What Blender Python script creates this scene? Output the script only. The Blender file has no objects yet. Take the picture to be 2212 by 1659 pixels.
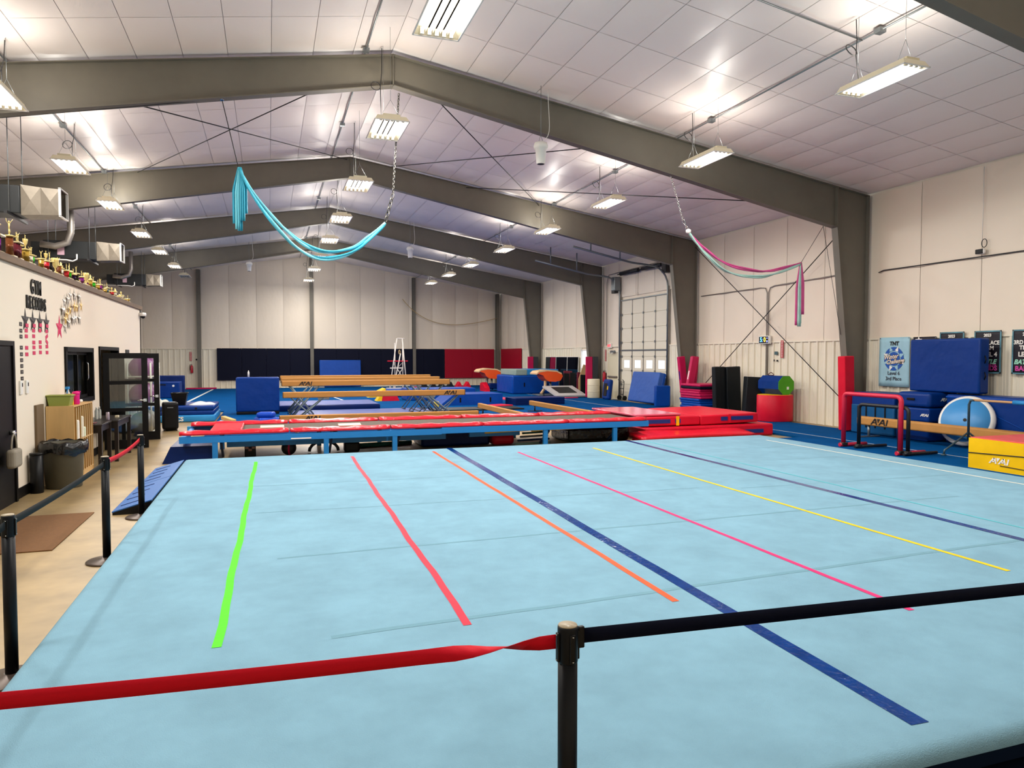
import bpy, bmesh, math, random
from mathutils import Vector, Matrix
random.seed(7)
PI = math.pi
S = bpy.context.scene
COL = S.collection

# ------------------------------------------------------------------ camera, world, exposure
cam_d = bpy.data.cameras.new('camera'); cam = bpy.data.objects.new('camera', cam_d); COL.objects.link(cam)
cam.location = (0, 0, 1.9)
cam.rotation_euler = (math.radians(90 - 2.227), 0, math.radians(-18.96))
cam_d.sensor_fit = 'HORIZONTAL'; cam_d.sensor_width = 36.0; cam_d.lens = 36.0 * 1530 / 2212
cam_d.clip_start = 0.05; cam_d.clip_end = 200
S.camera = cam
vs = S.view_settings
vs.view_transform = 'Standard'; vs.look = 'None'; vs.gamma = 1.0; vs.use_curve_mapping = False
vs.exposure = -0.40
S.cycles.use_denoising = True
S.cycles.use_adaptive_sampling = True; S.cycles.adaptive_threshold = 0.05; S.cycles.adaptive_min_samples = 16; S.cycles.light_sampling_threshold = 0.04
S.cycles.max_bounces = 4; S.cycles.diffuse_bounces = 3; S.cycles.glossy_bounces = 2; S.cycles.transmission_bounces = 4
S.cycles.caustics_reflective = False; S.cycles.caustics_refractive = False
S.cycles.sample_clamp_indirect = 6.0

W = bpy.data.worlds.new('world'); S.world = W; W.use_nodes = True
bg = W.node_tree.nodes['Background']; bg.inputs[0].default_value = (0.75, 0.87, 1.0, 1); bg.inputs[1].default_value = 1.6

LAMP_W = 222.0          # downlight of one fixture
UP_W = 74.0             # point light added above a fixture to lift ceiling and upper walls
LAMP_COL = (1.0, 0.955, 0.89)

# ------------------------------------------------------------------ materials
def lin(h):
    h = h.lstrip('#'); r = []
    for i in (0, 2, 4):
        c = int(h[i:i+2], 16) / 255.0
        r.append(c / 12.92 if c <= 0.04045 else ((c + 0.055) / 1.055) ** 2.4)
    return (r[0], r[1], r[2], 1.0)
MATS = {}
def mat(name, col, rough=0.5, metal=0.0, bump=None, var=None, spec=0.5, emit=0.0, trans=0.0, coat=0.0, stretch=None):
    if name in MATS: return MATS[name]
    m = bpy.data.materials.new(name); m.use_nodes = True; MATS[name] = m
    nt = m.node_tree; b = nt.nodes['Principled BSDF']; L = nt.links.new
    c = lin(col)
    b.inputs['Base Color'].default_value = c; b.inputs['Roughness'].default_value = rough
    b.inputs['Metallic'].default_value = metal; b.inputs['Specular IOR Level'].default_value = spec
    b.inputs['Transmission Weight'].default_value = trans; b.inputs['Coat Weight'].default_value = coat
    if emit:
        b.inputs['Emission Color'].default_value = c; b.inputs['Emission Strength'].default_value = emit
    if bump or var:
        tc = nt.nodes.new('ShaderNodeTexCoord'); src = tc.outputs['Object']
        if stretch:
            mp = nt.nodes.new('ShaderNodeMapping'); mp.inputs['Scale'].default_value = stretch; L(src, mp.inputs['Vector']); src = mp.outputs['Vector']
        if var:
            n = nt.nodes.new('ShaderNodeTexNoise'); n.inputs['Scale'].default_value = var[0]; n.inputs['Detail'].default_value = 3; n.inputs['Roughness'].default_value = 0.65
            L(src, n.inputs['Vector'])
            r = nt.nodes.new('ShaderNodeValToRGB'); a = var[1]
            r.color_ramp.elements[0].position = 0.3; r.color_ramp.elements[1].position = 0.7
            r.color_ramp.elements[0].color = (c[0]*(1-a), c[1]*(1-a), c[2]*(1-a), 1)
            r.color_ramp.elements[1].color = (min(1, c[0]*(1+a)), min(1, c[1]*(1+a)), min(1, c[2]*(1+a)), 1)
            L(n.outputs['Fac'], r.inputs['Fac']); L(r.outputs['Color'], b.inputs['Base Color'])
        if bump:
            n2 = nt.nodes.new('ShaderNodeTexNoise'); n2.inputs['Scale'].default_value = bump[0]; n2.inputs['Detail'].default_value = 2
            L(src, n2.inputs['Vector'])
            bp = nt.nodes.new('ShaderNodeBump'); bp.inputs['Strength'].default_value = bump[1]; bp.inputs['Distance'].default_value = bump[2] if len(bump) > 2 else 0.02
            L(n2.outputs['Fac'], bp.inputs['Height']); L(bp.outputs['Normal'], b.inputs['Normal'])
    return m
def vinyl(name, col, rough=0.38): return mat(name, col, rough, bump=(3.2, 0.4, 0.035), var=(1.5, 0.06), spec=0.2)
M_ceil = mat('ceiling_vinyl', '#ece2dc', 0.42, bump=(2.6, 0.25, 0.03))
M_wallv = mat('wall_vinyl', '#e9dcc9', 0.45, bump=(2.2, 0.45, 0.04), stretch=(1, 1, 0.55))
M_sheet = mat('white_metal_sheet', '#e9e1cd', 0.42, var=(0.8, 0.04))
M_steel = mat('painted_frame_steel', '#6a655a', 0.55, var=(1.2, 0.08))
M_white = mat('office_wall_paint', '#e9ddca', 0.75, bump=(40, 0.05, 0.005))
M_conc = mat('concrete', '#957f59', 0.42, var=(1.7, 0.24), bump=(14, 0.06, 0.01))
M_deck = mat('pale_blue_carpet', '#779fb3', 0.95, var=(2.2, 0.09), bump=(160, 0.5, 0.006), spec=0.15)
M_carpet = mat('blue_carpet', '#00467e', 0.95, var=(1.4, 0.10), bump=(140, 0.5, 0.006), spec=0.04)
M_black = mat('black_plastic', '#08090b', 0.4, spec=0.25)
M_blackpaint = mat('black_paint', '#060505', 0.5, spec=0.2)
M_post = mat('black_powder_coat', '#060b12', 0.42, spec=0.2)
M_dark = mat('dark_steel', '#1d1d1f', 0.5)
M_galv = mat('galvanised_steel', '#97918a', 0.42, metal=0.7, var=(6, 0.08))
M_grey = mat('grey_steel', '#7d8386', 0.4, metal=0.7)
M_chrome = mat('chrome', '#d8d8d6', 0.18, metal=1.0)
M_whitep = mat('white_plastic', '#e8e6e0', 0.45)
M_wood = mat('ledge_wood', '#6a5138', 0.6, var=(9, 0.25), stretch=(1, 0.12, 1))
M_birch = mat('birch_plywood', '#d3ab70', 0.5, var=(7, 0.10), stretch=(1, 1, 0.15))
M_gold = mat('gold_plastic', '#ecd488', 0.28, metal=0.3)
M_navyv = vinyl('navy_vinyl', '#03205a'); M_bluev = vinyl('blue_vinyl', '#03429a'); M_dkblue = vinyl('dark_blue_vinyl', '#02317a')
M_redv = vinyl('red_vinyl', '#cf1530'); M_yelv = vinyl('yellow_vinyl', '#f2c110'); M_magv = vinyl('magenta_vinyl', '#bd1b52')
M_blackv = vinyl('black_vinyl', '#15191c', 0.5); M_lav = vinyl('lavender_blue_vinyl', '#6b78b4', 0.25); M_lblue = vinyl('light_blue_vinyl', '#2f86c4')
M_beam = mat('tan_beam_suede', '#b27a34', 0.7, var=(3, 0.08), stretch=(0.3, 1, 1))
M_beam2 = mat('tan_floor_beam', '#b8823f', 0.65, var=(3, 0.07))
def thin_glass(name, refl=0.07, tint=(0.86, 0.9, 0.9, 1)):
    m = bpy.data.materials.new(name); m.use_nodes = True; nt = m.node_tree; nt.nodes.clear()
    o = nt.nodes.new('ShaderNodeOutputMaterial'); a = nt.nodes.new('ShaderNodeBsdfTransparent'); g = nt.nodes.new('ShaderNodeBsdfGlossy'); x = nt.nodes.new('ShaderNodeMixShader')
    a.inputs[0].default_value = tint; g.inputs['Roughness'].default_value = 0.03; x.inputs[0].default_value = refl
    nt.links.new(a.outputs[0], x.inputs[1]); nt.links.new(g.outputs[0], x.inputs[2]); nt.links.new(x.outputs[0], o.inputs[0]); MATS[name] = m; return m
M_pane = thin_glass('window_glass')
M_glass = mat('clear_glass', '#e8eef0', 0.02, trans=1.0)
M_tube = mat('lit_tube', '#fbf6ff', 0.5, emit=7.0); M_tube.cycles.emission_sampling = 'NONE'
M_refl = mat('lamp_reflector', '#f0e6c8', 0.3, spec=0.6)
M_dim = mat('unlit_tube', '#cfcfcf', 0.4)
M_text_w = mat('white_print', '#f2efe8', 0.6); M_text_k = mat('black_print', '#15120f', 0.6)

# ------------------------------------------------------------------ geometry helpers
def objm(name, me, parent=None, mats=None, loc=None, rot=None):
    o = bpy.data.objects.new(name, me); COL.objects.link(o)
    if parent is not None: o.parent = parent
    if loc is not None: o.location = loc
    if rot is not None: o.rotation_euler = rot
    if mats is not None and not me.materials:
        for m in (mats if isinstance(mats, (list, tuple)) else [mats]): me.materials.append(m)
    return o
class B:
    def __init__(s): s.bm = bmesh.new(); s.mi = 0
    def f(s, vs, smooth=False):
        try: fc = s.bm.faces.new(vs)
        except ValueError: return None
        fc.material_index = s.mi; fc.smooth = smooth; return fc
    def v(s, p): return s.bm.verts.new(p)
    def box(s, c, d, rz=0, m=None):
        hx, hy, hz = d[0]/2, d[1]/2, d[2]/2
        R = m if m is not None else Matrix.Rotation(rz, 3, 'Z')
        C = Vector(c); vv = [s.v(C + R @ Vector((x*hx, y*hy, z*hz))) for x in (-1, 1) for y in (-1, 1) for z in (-1, 1)]
        for q in ((0,1,3,2),(4,6,7,5),(0,4,5,1),(2,3,7,6),(0,2,6,4),(1,5,7,3)): s.f([vv[i] for i in q])
        return s
    def span(s, x0, x1, y0, y1, z0, z1): return s.box(((x0+x1)/2, (y0+y1)/2, (z0+z1)/2), (abs(x1-x0), abs(y1-y0), abs(z1-z0)))
    def rbox(s, c, d, r=0.03, seg=2, rz=0, m=None):
        t = bmesh.new(); bmesh.ops.create_cube(t, size=1.0)
        for v in t.verts: v.co = Vector((v.co.x*d[0], v.co.y*d[1], v.co.z*d[2]))
        bmesh.ops.bevel(t, geom=list(t.edges), offset=min(r, min(d)*0.49), segments=seg, profile=0.5, affect='EDGES')
        R = m if m is not None else Matrix.Rotation(rz, 3, 'Z'); C = Vector(c)
        mp = {v: s.v(C + R @ v.co) for v in t.verts}
        big = max(f.calc_area() for f in t.faces)*0.05
        for f in t.faces: s.f([mp[v] for v in f.verts], f.calc_area() < big)
        t.free(); return s
    def ring(s, c, u, w, r, n, r2=None): return [s.v(c + u*math.cos(2*PI*i/n)*r + w*math.sin(2*PI*i/n)*(r2 if r2 is not None else r)) for i in range(n)]
    def tube(s, pts, r, n=8, cap=True, closed=False, r2=None):
        pts = [Vector(p) for p in pts]; rs = r if isinstance(r, (list, tuple)) else [r]*len(pts)
        N = len(pts); rings = []; u = None
        for i, p in enumerate(pts):
            if closed: t = pts[(i+1) % N] - pts[i-1]
            else: t = pts[min(i+1, N-1)] - pts[max(i-1, 0)]
            t = t.normalized() if t.length > 1e-9 else Vector((0,0,1))
            if u is None:
                a = Vector((0,0,1)) if abs(t.z) < 0.9 else Vector((1,0,0)); u = (a - t*a.dot(t)).normalized()
            else:
                u = u - t*u.dot(t); u = u.normalized() if u.length > 1e-6 else t.orthogonal().normalized()
            rings.append(s.ring(p, u, t.cross(u), rs[i], n, None if r2 is None else r2))
        M = N if closed else N-1
        for i in range(M):
            a, b = rings[i], rings[(i+1) % N]
            for k in range(n): s.f([a[k], a[(k+1) % n], b[(k+1) % n], b[k]], True)
        if cap and not closed: s.f(rings[0][::-1]); s.f(rings[-1])
        return s
    def cyl(s, p0, p1, r, n=12, r1=None): return s.tube([p0, p1], [r, r if r1 is None else r1], n)
    def lathe(s, prof, n=16, c=(0,0,0), sx=1, sy=1, smooth=True):
        C = Vector(c); rings = []
        for r, z in prof:
            if r < 1e-5: rings.append([s.v(C + Vector((0,0,z)))])
            else: rings.append([s.v(C + Vector((math.cos(2*PI*i/n)*r*sx, math.sin(2*PI*i/n)*r*sy, z))) for i in range(n)])
        for a, b in zip(rings, rings[1:]):
            for k in range(n):
                q = [a[k % len(a)], a[(k+1) % len(a)], b[(k+1) % len(b)], b[k % len(b)]]
                if len(a) == 1: q = [a[0], b[(k+1) % n], b[k]]
                elif len(b) == 1: q = [a[k], a[(k+1) % n], b[0]]
                s.f(q, smooth)
        if len(rings[0]) > 1: s.f(rings[0][::-1])
        if len(rings[-1]) > 1: s.f(rings[-1])
        return s
    def prism(s, poly, fn, d0, d1):
        a = [s.v(fn(x, y, d0)) for x, y in poly]; b = [s.v(fn(x, y, d1)) for x, y in poly]; n = len(poly)
        s.f(a[::-1]); s.f(b)
        for i in range(n): s.f([a[i], a[(i+1) % n], b[(i+1) % n], b[i]])
        return s
    def grid(s, fn, nu, nv, smooth=True):
        g = [[s.v(fn(i/nu, j/nv)) for j in range(nv+1)] for i in range(nu+1)]
        for i in range(nu):
            for j in range(nv): s.f([g[i][j], g[i+1][j], g[i+1][j+1], g[i][j+1]], smooth)
        return s
    def mesh(s, name='m', fix=True):
        if fix: bmesh.ops.recalc_face_normals(s.bm, faces=s.bm.faces)
        me = bpy.data.meshes.new(name); s.bm.to_mesh(me); s.bm.free(); return me
    def o(s, name, mats, parent=None, loc=None, rot=None, fix=True):
        return objm(name, s.mesh(name, fix), parent, mats, loc, rot)
XZ = lambda x, y, d: Vector((x, d, y))
YZ = lambda x, y, d: Vector((d, x, y))
XY = lambda x, y, d: Vector((x, y, d))
def tag(o, label, cat, group=None):
    o['label'] = label; o['category'] = cat
    if group: o['group'] = group
    return o
def thing(name, label, cat, loc=(0,0,0), rz=0, group=None):
    o = bpy.data.objects.new(name, None); COL.objects.link(o); o.empty_display_size = 0.1
    o.location = loc; o.rotation_euler = (0, 0, rz); return tag(o, label, cat, group)
def struct(o): o['kind'] = 'structure'; return o
def copy_tree(root, loc, rz=None, label=None):
    r = root.copy(); COL.objects.link(r); r.location = loc
    if rz is not None: r.rotation_euler = (0, 0, rz)
    if label: r['label'] = label
    for ch in list(root.children):
        c = ch.copy(); COL.objects.link(c); c.parent = r
        for g in list(ch.children):
            d = g.copy(); COL.objects.link(d); d.parent = c
    return r
def text_me(body, size, ext=0.002, shear=0.0, bold=0.0, align='CENTER', sx=1.0):
    cu = bpy.data.curves.new('t', 'FONT'); cu.body = body; cu.size = size; cu.extrude = ext; cu.shear = shear; cu.offset = bold
    cu.align_x = align; cu.align_y = 'CENTER'; cu.resolution_u = 3
    ob = bpy.data.objects.new('t', cu); COL.objects.link(ob)
    bpy.context.view_layer.update()
    me = bpy.data.meshes.new_from_object(ob.evaluated_get(bpy.context.evaluated_depsgraph_get()))
    bpy.data.objects.remove(ob); bpy.data.curves.remove(cu)
    if sx != 1.0:
        for v in me.vertices: v.co.x *= sx
    return me
FACE_XP = (PI/2, 0, PI/2); FACE_XM = (PI/2, 0, -PI/2); FACE_YM = (PI/2, 0, 0)
def words(n):
    a = ['', 'first','second','third','fourth','fifth','sixth','seventh','eighth','ninth','tenth','eleventh','twelfth','thirteenth','fourteenth','fifteenth','sixteenth','seventeenth','eighteenth','nineteenth']
    if n < 20: return a[n]
    t = {2: ('twentieth', 'twenty-'), 3: ('thirtieth', 'thirty-'), 4: ('fortieth', 'forty-')}[n//10]
    return t[0] if n % 10 == 0 else t[1] + a[n % 10]
ORD = ['first','second','third','fourth','fifth','sixth','seventh','eighth','ninth','tenth','eleventh','twelfth','thirteenth','fourteenth']
def logo_me(w):
    "the beam maker's italic mark: two slanted letters A with a small wedge between them and a bar"
    h = w*0.30; b = B()
    def P(pts): b.prism([(x*w + y*h*0.25, (y-0.5)*h) for x, y in pts], XY, 0, 0.002)
    for x0 in (-0.5, -0.02):
        P([(x0, 0), (x0+0.09, 0), (x0+0.24, 0.78), (x0+0.24, 1), (x0+0.17, 1)]); P([(x0+0.17, 1), (x0+0.24, 0.6), (x0+0.34, 0), (x0+0.42, 0), (x0+0.28, 1)])
        P([(x0+0.1, 0.25), (x0+0.33, 0.25), (x0+0.31, 0.42), (x0+0.14, 0.42)])
    P([(-0.17, 1), (-0.06, 0.3), (0.02, 1)]); P([(0.42, 0), (0.5, 0), (0.5, 1), (0.42, 1)])
    return b.mesh()
def logo(parent, w, loc, rot, m): return objm('logo', logo_me(w), parent, m, loc, rot)
def bez(p0, p1, p2, p3, n):
    p0, p1, p2, p3 = map(Vector, (p0, p1, p2, p3)); r = []
    for i in range(n+1):
        t = i/n; r.append(p0*(1-t)**3 + p1*3*t*(1-t)**2 + p2*3*t*t*(1-t) + p3*t**3)
    return r

# ------------------------------------------------------------------ the shell
RX, EX, LX = 2.40, 14.55, -9.75        # ridge, right wall, left wall
YA, YB = -0.95, 44.80                  # front and far wall
FR = [-0.94 + 7.62*i for i in range(1, 6)]   # 6.68 .. 37.16
def cz(x): return 7.93 - 0.158*abs(x - RX)
fl = B().span(LX, EX+0.3, YA, YB+0.3, -0.2, 0).o('floor', M_conc); struct(fl)

# ceiling: deck above, insulation panels between the straps below it
cb = B()
for x0, x1 in ((LX, RX), (RX, EX)):
    cb.prism([(x0, cz(x0)+0.06), (x1, cz(x1)+0.06), (x1, cz(x1)+0.16), (x0, cz(x0)+0.16)], XZ, YA, YB)
ceil = struct(cb.o('ceiling', M_ceil))
NP = 16; PW = (EX-RX)/NP; PL = 1.524
def pillow(b, x0, x1, y0, y1, n=3):
    def fn(u, v):
        x = x0 + (x1-x0)*u; y = y0 + (y1-y0)*v
        s = 0.028*(math.sin(PI*u)*math.sin(PI*v))**0.5
        return Vector((x, y, cz(x) + 0.03 - s))
    b.grid(fn, n, n)
rest = B(); shared = {}
for row in range(30):
    y0 = 6.68 + PL*(row-5); y1 = y0 + PL
    if y0 > YB: break
    y0c, y1c = max(y0, YA), min(y1, YB)
    if y1c - y0c < 0.05: continue
    for side in (0, 1):
        for k in range(NP):
            xa, xb = (RX + PW*k, RX + PW*(k+1)) if side else (RX - PW*(k+1), RX - PW*k)
            vis = 7 <= row <= 15 and (side or k < 13)
            if vis:
                key = (side, k)
                if key not in shared:
                    t = B(); cx, ch = (xa+xb)/2, cz((xa+xb)/2)
                    pillow(t, xa+0.004, xb-0.004, 0.004, PL-0.004, 4)
                    for v in t.bm.verts: v.co.x -= cx; v.co.z -= ch
                    bmesh.ops.recalc_face_normals(t.bm, faces=t.bm.faces)
                    if sum(f.normal.z for f in t.bm.faces) > 0: bmesh.ops.reverse_faces(t.bm, faces=t.bm.faces)
                    me = t.mesh('insulation_panel', False); me.materials.append(M_ceil); shared[key] = (me, cx, ch)
                me, cx, ch = shared[key]
                objm('insulation_panel', me, ceil, None, (cx, y0, ch))
            else: pillow(rest, xa+0.004, xb-0.004, y0c+0.004, y1c-0.004, 2)
ro = rest.o('insulation_panels', M_ceil, ceil, fix=False); ro['kind'] = 'stuff'

# ribbed metal sheet profile (one sheet, 0.915 m, along local x, facing local -y)
SW, SH = 0.915, 2.33
def sheet_mesh(w=SW, h=SH):
    b = B(); pr = []
    for i in range(3):
        o = i*0.305
        for dx, dy in ((0.0, 0), (0.045, 0), (0.06, -0.042), (0.11, -0.042), (0.125, 0), (0.19, 0), (0.198, -0.008), (0.212, -0.008), (0.22, 0), (0.25, 0), (0.258, -0.008), (0.272, -0.008), (0.28, 0)): pr.append((o+dx, dy))
    pr.append((0.915, 0)); pr = [(x*w/0.915, y) for x, y in pr]
    for (xa, ya), (xb, yb) in zip(pr, pr[1:]):
        b.f([b.v((xa, ya, 0)), b.v((xb, yb, 0)), b.v((xb, yb, h)), b.v((xa, ya, h))])
    me = b.mesh('metal_sheet', False); me.materials.append(M_sheet); return me
SHEET = sheet_mesh()
def wainscot(wall, pos, rz, n, skip=lambda s: False):
    for i in range(n):
        if not skip(i): objm('metal_sheet', SHEET, wall, None, pos(i), (0, 0, rz))
def vpanel(w, h, n=6):
    b = B()
    b.grid(lambda u, v: Vector((-0.05*(math.sin(PI*u))**0.6*(0.55+0.45*math.sin(PI*v)) , w*u, h*v)), n, 4); return b
# right wall (x = EX, faces -x); openings: garage door, exit door, window
GY0, GY1, GZ = 23.9, 27.7, 4.35      # garage door
DY0, DY1 = 27.98, 28.98                # exit door
WY0, WY1, WZ0, WZ1 = 30.75, 31.85, 1.3, 2.2
wr = B()
for y0, y1, z0, z1 in ((YA, GY0, 0, 6.2), (GY0, GY1, GZ, 6.2), (GY1, DY0, 0, 6.2), (DY0, DY1, 2.1, 6.2), (DY1, WY0, 0, 6.2), (WY0, WY1, 0, WZ0), (WY0, WY1, WZ1, 6.2), (WY1, YB, 0, 6.2)):
    wr.span(EX+0.06, EX+0.2, y0, y1, z0, z1)
wall_r = struct(wr.o('wall_right', M_wallv))
bays = [YA] + FR + [YB]
def frontskip(i):
    y0 = YA + SW*i; y1 = y0 + SW
    return (y1 > GY0 and y0 < DY1+0.05) or (y1 > WY0 and y0 < WY1)
# sheets run in -y from a start so that they face -x
for i in range(50):
    if frontskip(i): continue
    objm('metal_sheet', SHEET, wall_r, None, (EX+0.05, YA + SW*(i+1), 0), (0, 0, -PI/2))
g = B()
for y0, y1 in ((22.85, GY0), (GY1, DY0), (DY1, 29.3), (29.3, 30.75), (31.85, 32.95)): g.span(EX+0.02, EX+0.06, y0, y1, 0, SH)
g.span(EX+0.02, EX+0.06, WY0, WY1, 0, WZ0)
g.o('flat_sheet', M_sheet, wall_r)
for a, c in zip(bays, bays[1:]):
    w = (c-a)/5
    for k in range(5):
        y0 = a + w*k; z0 = SH+0.03
        if y0+w > GY0 and y0 < GY1:
            if y0 < GY0: pass
            z0 = GZ + 0.12
        me = vpanel(w-0.012, 6.0-z0).o('insulation_panel', M_wallv, wall_r, (EX+0.04, y0+0.006, z0), fix=False)
g = B()
for y0, y1 in ((YA, GY0-0.1), (GY1+0.1, YB)): g.span(EX-0.0, EX+0.06, y0, y1, SH-0.01, SH+0.03)
g.o('trim_strip', M_sheet, wall_r)
# far wall (y = YB, faces -y)
wf = struct(B().prism([(LX, 0), (EX+0.2, 0), (EX+0.2, 6.1), (RX, 8.05), (LX, 6.1)], XZ, YB+0.05, YB+0.2).o('wall_far', M_wallv))
for i in range(27): objm('metal_sheet', SHEET, wf, None, (LX + SW*i, YB+0.04, 0), (0, 0, 0))
def farpanel(x0, x1):
    b = B()
    def fn(u, v):
        x = x0 + (x1-x0)*u; z = SH+0.03 + (cz(x)-SH-0.03)*v
        return Vector((x, YB+0.03-0.05*(math.sin(PI*u))**0.6*(0.55+0.45*math.sin(PI*v)), z))
    b.grid(fn, 6, 5); b.o('insulation_panel', M_wallv, wf, fix=False)
for k in range(16):
    x0 = LX + 24.3/16*k; farpanel(x0+0.006, x0 + 24.3/16-0.006)
B().span(LX, EX, YB-0.02, YB+0.05, SH-0.01, SH+0.03).o('trim_strip', M_sheet, wf)
# left and front walls (mostly out of view)
struct(B().span(LX-0.15, LX, YA, YB, 0, 6.2).o('wall_left', M_wallv))
struct(B().prism([(LX, 0), (EX+0.2, 0), (EX+0.2, 6.1), (RX, 8.05), (LX, 6.1)], XZ, YA-0.15, YA).o('wall_front', M_wallv))

# steel frames
for fi, fy in enumerate(FR):
    t = thing('steel_portal', 'dark grey-brown tapered steel portal spanning the hall, %s from the camera' % ORD[fi], 'steel portal', (RX, fy, 0))
    for sd, nm in ((1, 'right'), (-1, 'left')):
        def Q(x, z): return (sd*(x - RX), z)
        rt = [Q(2.4, 7.86), Q(14.47, cz(14.47)-0.05), Q(13.47, 5.13), Q(2.4, 7.26)]
        ct = [Q(14.47, cz(14.47)-0.05), Q(14.47, 0.0), Q(14.05, 0.0), Q(13.47, 5.13)]
        b = B(); b.prism(rt, XZ, -0.008, 0.008)
        def flange(b, p, q):
            d = Vector((q[0]-p[0], 0, q[1]-p[1])); L = d.length; d.normalize(); n = Vector((0, 1, 0)); w = d.cross(n)
            m = Matrix((d, n, w)).transposed(); c = Vector(((p[0]+q[0])/2, 0, (p[1]+q[1])/2)); b.box(c, (L, 0.2, 0.016), m=m)
        flange(b, rt[0], rt[1]); flange(b, rt[3], rt[2])
        b.o('rafter', M_steel, t)
        b = B(); b.prism(ct, XZ, -0.008, 0.008); flange(b, ct[0], ct[1]); flange(b, ct[2], ct[3]); flange(b, Q(13.47, 5.13), Q(13.47, cz(13.47)-0.06))
        b.span(min(ct[1][0], ct[2][0])-0.03, max(ct[1][0], ct[2][0])+0.03, -0.13, 0.13, 0, 0.02)
        b.o('column', M_steel, t)
    B().box((0, 0, 7.55), (0.02, 0.2, 0.62)).o('ridge_plate', M_steel, t)
for px_, lab in ((-3.78, 'leftmost'), (2.5, 'second from the left'), (8.75, 'third from the left'), (14.3, 'in the right corner')):
    b = B(); h = cz(px_)-0.05
    b.box((0, 0, h/2), (0.02, 0.24, h)); b.box((0, -0.12, h/2), (0.2, 0.015, h)); b.box((0, 0.12, h/2), (0.2, 0.015, h)); b.box((0, 0, 0.01), (0.3, 0.3, 0.02))
    tag(b.o('wind_column', M_steel, None, (px_, YB-0.18, 0)), 'dark steel wind column against the far wall, ' + lab, 'column')

# ------------------------------------------------------------------ ceiling lamps
def make_fixture(nt, w, drop, up_h, lit=True):
    t = bpy.data.objects.new('high_bay_fixture', None); COL.objects.link(t)
    L = 1.22
    b = B()                                           # sloped white pan, open below
    o = [(-w/2, -L/2), (w/2, -L/2), (w/2, L/2), (-w/2, L/2)]; i_ = [(x*0.84, y*0.93) for x, y in o]
    for k in range(4):
        a, c, d, e = o[k], o[(k+1) % 4], i_[(k+1) % 4], i_[k]
        b.f([b.v((a[0], a[1], 0)), b.v((c[0], c[1], 0)), b.v((d[0], d[1], 0.085)), b.v((e[0], e[1], 0.085))])
    b.f([b.v((x, y, 0.085)) for x, y in i_])
    b.box((0, 0, 0.105), (w*0.5, L*0.9, 0.04))
    pan = b.o('housing', M_refl, t, fix=False)
    b = B()
    for k in (-1, 1): b.box((k*w/2, 0, -0.006), (0.018, L+0.018, 0.016)); b.box((0, k*L/2, -0.006), (w, 0.018, 0.016))
    b.o('rim', M_whitep, t)
    sp = w*0.8/nt
    tm = B().cyl((0, -L*0.44, 0), (0, L*0.44, 0), 0.021, 8).mesh('lamp_tube'); tm.materials.append(M_tube if lit else M_dim)
    sk = B(); sk.box((0, 0, 0.035), (0.05, 0.03, 0.09)); sk = sk.mesh('socket'); sk.materials.append(M_refl)
    rg = B().prism([(-0.012, 0.085), (0.012, 0.085), (0, 0.02)], XZ, -L*0.45, L*0.45).mesh('reflector_ridge'); rg.materials.append(M_refl)
    for k in range(nt):
        x = (k - (nt-1)/2)*sp
        to = objm('lamp_tube', tm, t, None, (x, 0, 0.03))
        for y in (-1, 1): objm('socket', sk, to, None, (0, y*L*0.455, -0.03))
        if k < nt-1: objm('reflector_ridge', rg, t, None, (x + sp/2, 0, 0))
    for y in (-0.42, 0.42):
        ap = Vector((0, y, 0.42)); b = B()
        b.cyl((-w*0.3, y, 0.1), ap, 0.003, 5); b.cyl((w*0.3, y, 0.1), ap, 0.003, 5); b.cyl(ap, (0, y, drop), 0.003, 5)
        b.o('hanger_wire', M_grey, t)
    b = B(); pts = [Vector((-0.05, 0.35, 0.12)), Vector((-0.06, 0.4, up_h*0.5))]
    pts += [Vector((-0.06 - 0.09*(1-math.cos(a)), 0.4 + 0.09*math.sin(a)*0.6, up_h*0.58 + 0.1*math.sin(a))) for a in [k*PI/6 for k in range(0, 13)]]
    pts += [Vector((-0.03, 0.42, up_h*0.75)), Vector((-0.02, 0.45, drop-0.03))]
    b.tube(pts, 0.008, 6); b.o('power_cord', M_dark, t)
    if lit:
        ld = bpy.data.lights.new('lamp_light', 'AREA'); ld.shape = 'RECTANGLE'; ld.size = w*0.9; ld.size_y = L*0.92; ld.energy = LAMP_W*(w/0.5); ld.color = LAMP_COL
        lo = bpy.data.objects.new('lamp_light', ld); COL.objects.link(lo); lo.parent = t; lo.location = (0, 0, -0.03)
        ld = bpy.data.lights.new('added_uplight', 'POINT'); ld.shadow_soft_size = 0.12; ld.energy = UP_W*(w/0.5); ld.color = LAMP_COL
        lo = bpy.data.objects.new('added_uplight', ld); COL.objects.link(lo); lo.parent = t; lo.location = (0, 0, 0.26)  # added omni light over the housing, brightens ceiling and upper walls
    return t
rows = [('ridge', 2.17, 6.17, [4.2, 8.85, 13.57, 18.2, 22.8, 27.1, 31.8, 36.4, 41.6], 0.62, 5),
        ('right', 8.42, 5.88, [3.85, 8.11, 12.45, 16.82, 21.1, 25.42, 30.13, 34.1, 38.1], 0.46, 4),
        ('left', -3.87, 5.88, [4.45, 8.7, 12.97, 17.23, 21.25, 26.0, 30.13, 34.73], 0.46, 4)]
for rn, x, z, ys, w, nt in rows:
    first = None; hid = 1
    for i, y in enumerate(ys):
        if rn == 'ridge': where = 'in the middle row under the ridge'
        elif rn == 'right': where = 'in the right-hand row'
        else: where = 'in the left-hand row above the office'
        lab = 'lit white fluorescent fixture %s, %s from the camera' % (where, ORD[i])
        if first is None:
            first = make_fixture(nt, w, cz(x)-z, cz(x)-z-0.1); first.location = (x, y, z); tag(first, lab, 'ceiling light', 'lit fluorescent fixtures')
        else: copy_tree(first, (x, y, z), None, lab)
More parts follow.
